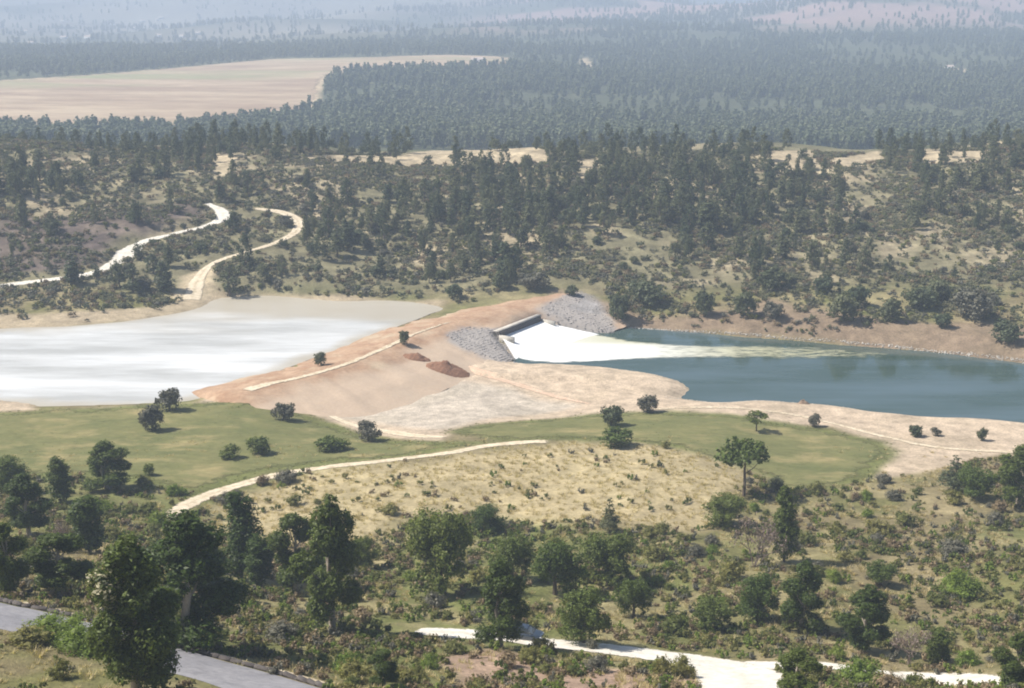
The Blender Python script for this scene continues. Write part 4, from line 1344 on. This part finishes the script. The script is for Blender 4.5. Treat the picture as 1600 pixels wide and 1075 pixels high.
for nm in ('bank_road', 'hillside_track'):
    rp_ = PATHS[nm][0]; ru, rv = to_px(rp_[:, 0], rp_[:, 1], h_smooth(rp_[:, 0], rp_[:, 1]))
    for i in range(len(x)):
        if (((np.abs(ru - u[i]) < 11) & (rv < v[i] + 4) & (rv > v[i] - 50)).any()) and rng.random() < .88: open_[i] = False
x, y, v, u = x[open_], y[open_], v[open_], u[open_]
kp = thin(x, y, rng.uniform(1.4, 3.0, len(x)), [p for p in PLACED if p[1] > 380])
x, y, u, v = x[kp], y[kp], u[kp], v[kp]
vis = np.argsort(y)
sel = vis
hz = h_fin(x, y)
npine = 0
rest = []
for i in sel:
    if npine < 290 and rng.random() < 0.8:
        if u[i] < 470: g, lab = 'pines on the reservoir bank', 'dark pine on the slope above the white winding road'
        elif u[i] < 1000: g, lab = 'pines on the slope behind the dam', 'dark pine in the wood on the slope behind the dam'
        else: g, lab = 'pines on the slope above the pool', 'dark pine in the wood on the slope above the pool'
        hgt = rng.uniform(5.0, 10.5) * (0.8 if v[i] < 265 and u[i] < 290 else 1.0)
        po = plant('pine', (x[i], y[i], hz[i] - .1), hgt, hgt * rng.uniform(.42, .72), 'pine_tree', lab, 'tree', g)
        PENDING.append((po, ('tall' if hgt > 8.8 else 'short') + ' dark pine', u[i], v[i] - 20, FAR_ANCHOR, lab))
        npine += 1
    else:
        rest.append((x[i], y[i], hz[i] - .1, rng.uniform(.5, .95) * (0.75 if v[i] < 265 and u[i] < 290 else 1.0)))
# foreground and mid shrubs, each its own
def scatter_shrubs(n, x0, x1, y0, y1, vlim, kinds, hr, group, label, gap=0.4, wfun=None, cap=300):
    x, y = rnd_region(n, x0, x1, y0, y1)
    z = h_smooth(x, y); u, v = to_px(x, y, z)
    ok = (u > -30) & (u < 1630) & (v > vlim[0]) & (v < vlim[1]) & off_roads(x, y, gap + .5)
    if wfun is not None: ok &= rng.random(n) < wfun(x, y, u, v)
    x, y = x[ok], y[ok]
    hh = rng.uniform(hr[0], hr[1], len(x)) * rng.uniform(.7, 1.2, len(x))
    kp = thin(x, y, hh * .55, PLACED)[:cap]
    x, y, hh = x[kp], y[kp], hh[kp]
    z = h_fin(x, y)
    for i in range(len(x)):
        k = kinds[int(rng.integers(len(kinds)))]
        lb = label[k] if isinstance(label, dict) else label
        gr = group[k] if isinstance(group, dict) else group
        po = plant(k, (x[i], y[i], z[i] - .05), hh[i], hh[i] * rng.uniform(1.1, 1.7), 'shrub', lb, 'shrub', gr)
        us, vs_ = to_px(x[i], y[i], z[i] + hh[i] / 2)
        PENDING.append((po, ' '.join(lb.split()[:3]) if k != 'shrub' else 'olive green shrub', us, vs_, NEAR_ANCHOR if y[i] < 300 else FAR_ANCHOR, lb))
        PLACED.append((x[i], y[i], hh[i] * .5))

def notfield(x, y, u, v):
    w = np.ones(len(x))
    for zf_ in (Z_FIELD_L, Z_FIELD_R, Z_SAND):
        w *= (sdist(zf_, x, y) < -0.5)
    w *= np.where(sdist(Z_KNOLL, x, y) > 2, 0.12, 1.0)
    return w * sstep(.3, .55, fbm(x, y, 16, 950, 3))
FL = {'shrub': 'olive green shrub in the scrub of the near slope', 'shrub_brown': 'brown dry shrub in the scrub of the near slope', 'shrub_grey': 'grey leaved shrub in the scrub of the near slope', 'shrub_bright': 'yellowish bright shrub in the scrub of the near slope'}
FG = {'shrub': 'olive green scrub bushes', 'shrub_brown': 'brown dry scrub bushes', 'shrub_grey': 'grey leaved scrub bushes', 'shrub_bright': 'yellowish scrub bushes'}
scatter_shrubs(5000, -120, 120, 100, 235, (690, 1085), ['shrub', 'shrub', 'shrub', 'shrub_brown', 'shrub_grey', 'shrub_bright'], (1.0, 3.0), FG, FL, wfun=notfield, cap=205)
def hillw(x, y, u, v):
    w = np.ones(len(x))
    for zc in Z_CLEAR: w *= (sdist(zc, x, y) < 0)
    return w * np.where(v > 420, 1.0, .6)
HL_ = {'round_dark': 'dark rounded shrub between the pines of the far slope', 'round_grey': 'greyish rounded shrub between the pines of the far slope'}
HG_ = {'round_dark': 'dark shrubs of the far slope', 'round_grey': 'greyish shrubs of the far slope'}
scatter_shrubs(1800, -190, 190, 388, 520, (280, 500), ['round_dark', 'round_grey', 'round_dark'], (1.6, 3.8), HG_, HL_, wfun=lambda x, y, u, v: hillw(x, y, u, v) * (pdist(AXs[::6], x, y) > 16), cap=90)
settle_labels()

# ------------------------------------------------------------------ scattered stuff (too many to count)
def gn_scatter(name, pts, scales, sources, label):
    n = len(pts)
    me = bpy.data.meshes.new(name)
    me.vertices.add(n); me.vertices.foreach_set('co', np.asarray(pts, np.float32).ravel())
    fattr(me, 'size', scales); fattr(me, 'turn', rng.uniform(0, 6.283, n))
    a = me.attributes.new('pick', 'INT', 'POINT'); a.data.foreach_set('value', rng.integers(0, len(sources), n).astype(np.int32))
    o = link(name, me)
    tag(o, label, None, None, 'stuff')
    coll = bpy.data.collections.new(name + '_source')
    for i, m_ in enumerate(sources):
        coll.objects.link(bpy.data.objects.new('%s_piece_%02d' % (name, i), m_))
    ng = bpy.data.node_groups.new(name, 'GeometryNodeTree')
    ng.interface.new_socket('Geometry', in_out='INPUT', socket_type='NodeSocketGeometry')
    ng.interface.new_socket('Geometry', in_out='OUTPUT', socket_type='NodeSocketGeometry')
    gi = ng.nodes.new('NodeGroupInput'); go = ng.nodes.new('NodeGroupOutput')
    ip = ng.nodes.new('GeometryNodeInstanceOnPoints')
    ci = ng.nodes.new('GeometryNodeCollectionInfo')
    ci.inputs['Collection'].default_value = coll
    ci.inputs['Separate Children'].default_value = True
    ci.inputs['Reset Children'].default_value = True
    def na(nm, tp):
        q = ng.nodes.new('GeometryNodeInputNamedAttribute'); q.data_type = tp; q.inputs['Name'].default_value = nm
        return q.outputs[0]
    cx = ng.nodes.new('ShaderNodeCombineXYZ'); ng.links.new(na('turn', 'FLOAT'), cx.inputs[2])
    er = ng.nodes.new('FunctionNodeEulerToRotation'); ng.links.new(cx.outputs[0], er.inputs[0])
    ip.inputs['Pick Instance'].default_value = True
    L = ng.links.new
    L(gi.outputs[0], ip.inputs['Points']); L(ci.outputs[0], ip.inputs['Instance'])
    L(na('pick', 'INT'), ip.inputs['Instance Index']); L(er.outputs[0], ip.inputs['Rotation'])
    L(na('size', 'FLOAT'), ip.inputs['Scale']); L(ip.outputs[0], go.inputs[0])
    md = o.modifiers.new('scatter', 'NODES'); md.node_group = ng
    return o

def far_tree(seed, mat, kind):
    r = np.random.default_rng(seed)
    lobes = []
    for k in range(5):
        t = .35 + .55 * k / 4
        rad = (2.6 if kind else 2.1) * (1.1 - .5 * t) * r.uniform(.8, 1.2)
        a = k * 2.4; off = .8 * (1.1 - t)
        lobes.append(((math.cos(a) * off, math.sin(a) * off, 9 * t - .3), (rad, rad, rad * 1.1)))
    return crown_mesh('far_tree', lobes, 190, 0.95, mat, seed, 1.2, .7)
FART = [far_tree(800 + k, L_FARPINE, k % 2) for k in range(5)]

# wood beyond the ridge
X, Y = [], []
nf = 80000
yy = 880 * np.exp(rng.random(nf) * math.log(8000 / 880))
xx = rng.uniform(-1, 1, nf) * (60 + 0.46 * yy)
keep = np.ones(nf, bool)
dn = fbm(xx, yy, 90, 970, 3)
keep &= rng.random(nf) < (0.45 + 0.55 * sstep(.3, .5, dn))
keep &= (sdist(Z_STUB, xx, yy) < -2)
for zc in Z_CLEAR: keep &= sdist(zc, xx, yy) < -1
fu, fv = to_px(xx, yy, h_base(xx, yy))
gap_ = fbm(xx, yy, 260, 975, 3)
keep &= ~((gap_ > .6) & (rng.random(nf) < .85) & (fv < 190))
keep &= ~((fv < 95) & (fu < 620) & (rng.random(nf) < .75 * sstep(80, 40, fv)))
keep &= ~((yy > 2500) & (fbm(xx, yy, 380, 45, 3) > .5) & (rng.random(nf) < .85))
keep &= (fv < 250) & (fv > -30) & (fu > -80) & (fu < 1680)
xx, yy = xx[keep], yy[keep]
zz = h_fin(xx, yy) - .2
gn_scatter('far_wood', np.stack([xx, yy, zz], 1), rng.uniform(.75, 1.45, len(xx)) * (1 + .35 * sstep(1500, 4500, yy)), FART, 'bluish green wood stretching to the horizon beyond the ridge')
if rest:
    rp = np.array(rest)
    gn_scatter('hillside_wood', rp[:, :3], rp[:, 3], [v_[1] for v_ in VAR['pine']], 'remaining pines of the wood on the far slope')
print('pines', npine, 'rest', len(rest), 'far', len(xx))

# undergrowth and grass
def tuft(seed, mat, n=22, h=.55, spread=.35, w=.05):
    r = np.random.default_rng(seed)
    a = r.uniform(0, 6.28, n); rr = spread * np.sqrt(r.random(n)) * .6
    b = np.stack([np.cos(a) * rr, np.sin(a) * rr, np.full(n, -.05)], 1)
    lean = np.stack([np.cos(a), np.sin(a), np.zeros(n)], 1) * (r.uniform(.1, .7, n) * spread)[:, None]
    t = b + lean + np.array((0, 0, 1)) * (h * r.uniform(.6, 1.1, n))[:, None]
    sd_ = np.stack([-np.sin(a), np.cos(a), np.zeros(n)], 1) * w
    V_ = np.stack([b - sd_, b + sd_, t + sd_ * .3, t - sd_ * .3], 1).reshape(-1, 3)
    return mesh('tuft', V_, np.arange(4 * n).reshape(-1, 4), mat)
def small_bush(seed, mat, n=190, size=.095, h=.7, w=.5):
    r = np.random.default_rng(seed)
    lob_ = [((r.normal() * w * .45, r.normal() * w * .45, h * r.uniform(.35, .65)), (w * .5, w * .5, h * .42)) for _ in range(4)]
    return crown_mesh('sprig', lob_, n, size, mat, seed, 1.3, .6)
TUFT_DRY = [tuft(900 + k, L_DRY, 30, .42, .6, .04) for k in range(3)]
TUFT_GRN = [tuft(910 + k, L_GRASS, 24, .35, .5, .05) for k in range(3)]
UNDER = [small_bush(920 + k, m_) for k, m_ in enumerate((L_SCRUB, L_SCRUB, L_BROWN, L_SCRUB, L_GREY, L_OLIVE, L_BRIGHT, L_BROWN))]

L_HSCRUB = mat_leaf('hill_scrub', (0.10, 0.115, 0.055), (0.22, 0.205, 0.12), 0.3)
HILLU = [small_bush(940 + k, m_) for k, m_ in enumerate((L_HSCRUB, L_HSCRUB, L_GREY, L_HSCRUB, L_BROWN, L_SCRUB))]

def stuff_pts(n, x0, x1, y0, y1, wf, gap=.3, vmax=1090):
    x = rng.uniform(x0, x1, n); y = rng.uniform(y0, y1, n)
    z = h_smooth(x, y); u, v = to_px(x, y, z)
    ok = (u > -40) & (u < 1640) & (v < vmax) & off_roads(x, y, gap)
    x, y, u, v = x[ok], y[ok], u[ok], v[ok]
    ok = rng.random(len(x)) < wf(x, y, u, v)
    x, y = x[ok], y[ok]
    return np.stack([x, y, h_fin(x, y) - .03], 1)

def w_under(x, y, u, v):
    w = sstep(.32, .6, fbm(x, y, 11, 980, 4)) * .95 + .08
    for zf_, k in ((Z_FIELD_L, .0), (Z_FIELD_R, .0), (Z_SAND, .0), (Z_KNOLL, .10)):
        w = np.where(sdist(zf_, x, y) > -.5, w * k, w)
    return w
p = stuff_pts(27000, -135, 135, 98, 250, w_under)
gn_scatter('undergrowth', p, rng.uniform(.55, 1.7, len(p)), UNDER, 'low mixed undergrowth covering the near slope')
def w_dry(x, y, u, v):
    w = sstep(.35, .6, fbm(x, y, 9, 990, 4)) * .5
    w = np.where(sdist(Z_KNOLL, x, y) > -2, .5, w)
    for zf_, k in ((Z_FIELD_L, .22), (Z_FIELD_R, .22), (Z_SAND, .03)):
        w = np.where(sdist(zf_, x, y) > -.5, w * k, w)
    return w
p = stuff_pts(42000, -130, 130, 98, 262, w_dry)
gn_scatter('dry_grass', p, rng.uniform(.5, 1.25, len(p)), TUFT_DRY, 'dry straw coloured grass on the knoll and slope')
def w_grn(x, y, u, v):
    w = np.zeros(len(x))
    for zf_ in (Z_FIELD_L, Z_FIELD_R):
        w = np.where(sdist(zf_, x, y) > -1, .55, w)
    return w
p = stuff_pts(16000, -130, 130, 225, 300, w_grn)
gn_scatter('field_grass', p, rng.uniform(.3, .7, len(p)), TUFT_GRN, 'green grass tufts on the two fields')
def w_hill(x, y, u, v):
    w = np.maximum(sstep(.30, .55, fbm(x, y, 15, 1010, 4)) * .95, .16)
    w = np.where(sdist(Z_FARBANK, x, y) > 0, w * .4, w)
    for zc in Z_CLEAR: w = np.where(sdist(zc, x, y) > 0, 0, w)
    w = np.where(sdist(RES, x, y) > -2, 0, w); w = np.where(sdist(POOL, x, y) > -1.5, 0, w)
    w = np.where(pdist(AXs[::6], x, y) < 15, 0, w)
    w = np.where(sdist(CHX, x, y) > -3, 0, w); w = np.where(sdist(Z_RIP, x, y) > -1, 0, w)
    w = np.where(sdist(Z_RESBANK, x, y) > 0, w * .05, w)
    return w
p = stuff_pts(40000, -225, 225, 355, 565, w_hill)
gn_scatter('hillside_scrub', p, rng.uniform(0.8, 2.6, len(p)), HILLU, 'scrub growing between the pines of the far slope')

# ------------------------------------------------------------------ shore stones, earth heap, boulders
def along(px, n, jit, z):
    P = np.array([at_z(u, v, z)[:2] for u, v in px]); seg = np.linalg.norm(np.diff(P, axis=0), axis=1); cum = np.concatenate([[0], np.cumsum(seg)])
    t = rng.random(n) * cum[-1]
    x = np.interp(t, cum, P[:, 0]); y = np.interp(t, cum, P[:, 1])
    return np.stack([x + rng.normal(size=n) * jit, y + rng.normal(size=n) * jit * .5], 1)
q = along([(980,511),(1100,519),(1250,531),(1400,543),(1500,553),(1600,565),(1700,578)], 900, .5, 0.2)
st = rock_pile('shore_stones', np.column_stack([q, np.maximum(h_fin(q[:, 0], q[:, 1]), .0) + .08]), rng.uniform(.15, .5, len(q)), M_PALEROCK)
tag(st, 'pale stones lining the far waterline of the pool')
q = along([(1050,633),(1120,632),(1200,630),(1300,637),(1400,652),(1500,659)], 260, .9, 0.2)
st = rock_pile('shore_gravel', np.column_stack([q, np.maximum(h_fin(q[:, 0], q[:, 1]), .0) + .02]), rng.uniform(.12, .35, len(q)), M_PALEROCK)
tag(st, 'loose gravel along the near waterline of the pool')

def heap(name, u, v, wpx, hpx, mat, label, seed, cat='heap', zf=None):
    p = on_ground([u], [v])[0]; z = float((zf or h_fin)(p[0], p[1])) if zf is None else float(zf(p[0], p[1])[0])
    k = ppm(*p); rx = wpx / k / 2; rh = hpx / k
    n = 26
    gx, gy = np.meshgrid(np.linspace(-1, 1, n), np.linspace(-1, 1, n))
    rr = np.sqrt(gx ** 2 + gy ** 2)
    hgt = np.clip(1 - rr, 0, 1) ** .8 * (0.45 + 1.1 * fbm(gx * 2 + seed, gy * 2, .8, seed, 4)) * rh
    P = np.stack([p[0] + gx * rx, p[1] + gy * rx * .55, 0 * gx], -1)
    P[..., 2] = (zf or h_fin)(P[..., 0].ravel(), P[..., 1].ravel()).reshape(n, n) + hgt - .12 - .3 * (rr > 1)
    o = link(name, mesh(name, P.reshape(-1, 3), grid_faces(n, n), mat, True))
    tag(o, label, cat)
    return o
M_HEAP = mat_simple('red_earth', (0.24, 0.125, 0.075), (0.34, 0.19, 0.12), 0.5, 0.95, 0.1, 0.9, 0.3)
heap('earth_heap', 652, 584, 46, 9, M_HEAP, 'small red brown earth heap below the dam slope', 3, zf=dam_top)
heap('earth_heap', 700, 588, 72, 13, M_HEAP, 'larger red brown earth heap beside the pinkish path', 5, zf=dam_top)
heap('gravel_heap', 1255, 631, 24, 8, M_BROWNROCK, 'small dark gravel heap at the near waterline', 7)

# ------------------------------------------------------------------ low dark wall along the asphalt road
P, W = PATHS['asphalt_road']
d = np.gradient(P, axis=0); d /= np.linalg.norm(d, axis=1)[:, None]
nr_ = np.stack([-d[:, 1], d[:, 0]], 1)
if (nr_[len(nr_)//2] @ np.array((0, 1))) < 0: nr_ = -nr_
wall = bpy.data.objects.new('road_wall', None); col.objects.link(wall)
tag(wall, 'low dark stone wall along the far edge of the asphalt road', 'wall')
edge = P + nr_ * (W + .55)[:, None]
ue, ve = to_px(edge[:, 0], edge[:, 1], h_fin(edge[:, 0], edge[:, 1]))
blk = None
M_WALL = mat_simple('dark_wall_stone', (0.07, 0.06, 0.058), (0.13, 0.115, 0.105), 0.9, 0.9, 0.15, 0.6, 0.04)
acc = 0
for i in range(1, len(edge)):
    if ue[i] < -60 or ue[i] > 600: continue
    a, b = edge[i - 1], edge[i]
    L = np.linalg.norm(b - a)
    if blk is None:
        mb = MB(); mb.box((0, 0, 0), (1, .38, 1), 0, .94); blk = mb.mesh('stone', M_WALL)
    o = link('stone', blk, wall)
    m_ = (a + b) / 2
    o.location = (m_[0], m_[1], float(h_fin(m_[0], m_[1])) + .15 + rng.uniform(-.03, .03))
    o.scale = (L * .97, rng.uniform(.9, 1.1), rng.uniform(.42, .5))
    o.rotation_euler = (0, 0, math.atan2(b[1] - a[1], b[0] - a[0]) + rng.uniform(-.03, .03))
# pale verge behind it
vg = ribbon('verge', (P + nr_ * (W + 1.9)[:, None])[::1], np.full(len(P), 1.15), M_DIRT, .3, .07)
tag(vg, 'pale sandy verge behind the low dark wall', None, None, 'structure')

# ------------------------------------------------------------------ the car
def build_car():
    p = on_ground([815], [999])[0]
    Pg, _ = PATHS['gravel_road']
    k = int(((Pg - p[:2]) ** 2).sum(1).argmin())
    dr = Pg[min(k + 2, len(Pg) - 1)] - Pg[k - 2]; rz = math.atan2(dr[1], dr[0])
    c = Pg[k] + np.array((0.3, 0.6))
    car = bpy.data.objects.new('car', None); col.objects.link(car)
    car.location = (c[0], c[1], float(h_fin(c[0], c[1])) + .16); car.rotation_euler = (0, 0, rz)
    tag(car, 'dark blue grey car half hidden behind a tree on the gravel road', 'car')
    paint = newmat('dark_blue_paint'); b = principled(paint[1], paint[2], (0.035, 0.05, 0.075), .3, .5); b.inputs['Coat Weight'].default_value = .6
    glass = newmat('car_glass'); principled(glass[1], glass[2], (0.05, 0.06, 0.07), .06, .8)
    tyre = newmat('tyre_rubber'); principled(tyre[1], tyre[2], (0.02, 0.02, 0.02), .9, .2)
    rim = newmat('rim_metal'); b = principled(rim[1], rim[2], (0.45, 0.45, 0.47), .35, .5); b.inputs['Metallic'].default_value = .8
    lampm = newmat('lamp_glass'); principled(lampm[1], lampm[2], (0.7, 0.7, 0.7), .1, .5)
    tail = newmat('tail_red'); principled(tail[1], tail[2], (0.35, 0.02, 0.02), .2, .5)
    def loft(secs):
        n = len(secs[0]); Vv = np.array(secs, float).reshape(-1, 3)
        Ff = [(i*n+k, i*n+(k+1) % n, (i+1)*n+(k+1) % n, (i+1)*n+k) for i in range(len(secs)-1) for k in range(n)]
        mbx = MB(); mbx.add(Vv, Ff)
        for e, s0 in ((0, 1), (len(secs)-1, -1)):
            idx = list(range(e*n, e*n+n)); q = [idx[0], idx[1], idx[-2], idx[-1]]
            for j in range(n // 2 - 1):
                f = (idx[j], idx[j+1], idx[n-2-j], idx[n-1-j]); mbx.f.append(np.array([f if s0 > 0 else f[::-1]]))
        return mbx
    def sec(x, w, z0, z1, wt):
        return [(x, -w, z0), (x, -w*1.02, z0+(z1-z0)*.5), (x, -w*wt, z1*.985), (x, -w*wt*.6, z1), (x, w*wt*.6, z1), (x, w*wt, z1*.985), (x, w*1.02, z0+(z1-z0)*.5), (x, w, z0)]
    body = loft([sec(-2.02, .70, .42, .72, .9), sec(-1.9, .82, .30, .86, .93), sec(-1.2, .86, .24, .93, .95), sec(0, .87, .22, .93, .95), sec(.9, .86, .22, .92, .94), sec(1.7, .82, .26, .80, .9), sec(1.98, .70, .36, .66, .88)])
    link('body', body.mesh('body', paint[0], True), car)
    cab = loft([sec(-1.78, .74, .88, .95, .9), sec(-1.45, .74, .88, 1.34, .82), sec(-.6, .76, .88, 1.46, .80), sec(.2, .76, .88, 1.43, .80), sec(.98, .76, .88, .95, .9)])
    link('cabin_glass', cab.mesh('cabin_glass', glass[0], True), car)
    mbx = MB()
    mbx.add([(-1.42,-.60,1.37),(-.6,-.61,1.485),(.2,-.60,1.455),(.28,-.5,1.42),(-1.42,.60,1.37),(-.6,.61,1.485),(.2,.60,1.455),(.28,.5,1.42)], [(0,1,5,4),(1,2,6,5),(2,3,7,6)])
    for sy in (-1, 1):
        for (x0, z0, x1, z1) in ((.98, .93, .25, 1.42), (-.35, .92, -.38, 1.46), (-1.7, .95, -1.42, 1.36)):
            mbx.tube([(x0, sy*.755, z0), ((x0+x1)/2, sy*.71, (z0+z1)/2), (x1, sy*.62, z1)], .035, 4)
    link('roof', mbx.mesh('roof', paint[0]), car)
    for sx in (-1.25, 1.25):
        for sy in (-1, 1):
            mt = MB(); mt.tube([(0, -.1, 0), (0, -.09, 0), (0, .09, 0), (0, .1, 0)], [.2, .31, .31, .2], 16)
            w_ = link('wheel', mt.mesh('wheel', tyre[0], True), car); w_.location = (sx, sy*.79, .15)
            mr = MB(); mr.disc((0, sy*.105, 0), (0, sy, 0), .2, 14); link('rim', mr.mesh('rim', rim[0]), w_)
    for sy in (-1, 1):
        ml = MB(); ml.box((1.88, sy*.60, .62), (.16, .26, .12)); link('headlight', ml.mesh('headlight', lampm[0]), car)
        ml = MB(); ml.box((-1.96, sy*.62, .74), (.14, .2, .16)); link('tail_light', ml.mesh('tail_light', tail[0]), car)
        ml = MB(); ml.box((.72, sy*.95, .98), (.1, .16, .12)); link('mirror', ml.mesh('mirror', paint[0]), car)
build_car()

# ------------------------------------------------------------------ far houses
def house(u, v, Lw, Dw, Hh, label, rz, group):
    p = on_ground([u], [v], h_fin)[0]
    o = bpy.data.objects.new('house', None); col.objects.link(o)
    o.location = (p[0], p[1], p[2] - .3); o.rotation_euler = (0, 0, rz)
    tag(o, label, 'house', group)
    mb = MB(); mb.box((0, 0, Hh / 2), (Lw, Dw, Hh)); link('wall', mb.mesh('wall', M_HOUSE), o)
    mb = MB(); e = .5; rh = Dw * .28
    a, b = Lw / 2 + e, Dw / 2 + e
    mb.add([(-a,-b,Hh-.1),(a,-b,Hh-.1),(a,0,Hh+rh),(-a,0,Hh+rh),(-a,b,Hh-.1),(a,b,Hh-.1)], [(0,1,2,3),(3,2,5,4)])
    mb.add([(-Lw/2,-Dw/2,Hh),(-Lw/2,Dw/2,Hh),(-Lw/2,0,Hh+rh-.15),(-Lw/2,0,Hh+rh-.2)], [(0,1,2,3)])
    mb.add([(Lw/2,-Dw/2,Hh),(Lw/2,Dw/2,Hh),(Lw/2,0,Hh+rh-.15),(Lw/2,0,Hh+rh-.2)], [(0,1,2,3)])
    link('roof', mb.mesh('roof', M_PALEROOF), o)
for i in range(16):
    uu = rng.uniform(20, 330); vv = 62 - uu * .05 + rng.uniform(-26, 14)
    house(uu, vv, rng.uniform(9, 18), rng.uniform(7, 10), rng.uniform(3.5, 7), 'white house of the hazy far village', rng.uniform(-.6, .6), 'houses of the hazy far village')
house(746, 97, 16, 8, 4, 'pale farm building at the end of the stubble field', .1, None)
house(1483, 108, 9, 7, 3.4, 'pale house alone in the far wood', .2, None)

# ------------------------------------------------------------------ haze
hb = MB(); hb.box((0, 6980, -45), (17000, 14180, 330))
hz_m, nt, out = newmat('haze_air')
pv = N(nt, 'ShaderNodeVolumePrincipled')
pv.inputs['Color'].default_value = (0.66, 0.79, 1.0, 1)
pv.inputs['Density'].default_value = 0.00034
pv.inputs['Anisotropy'].default_value = 0.0
nt.links.new(pv.outputs[0], out.inputs['Volume'])
hz_o = link('haze', hb.mesh('haze', hz_m))
tag(hz_o, 'bluish summer haze filling the valley', None, None, 'stuff')
print('lowest ground', GZ.min(), 'highest', GZ.max())
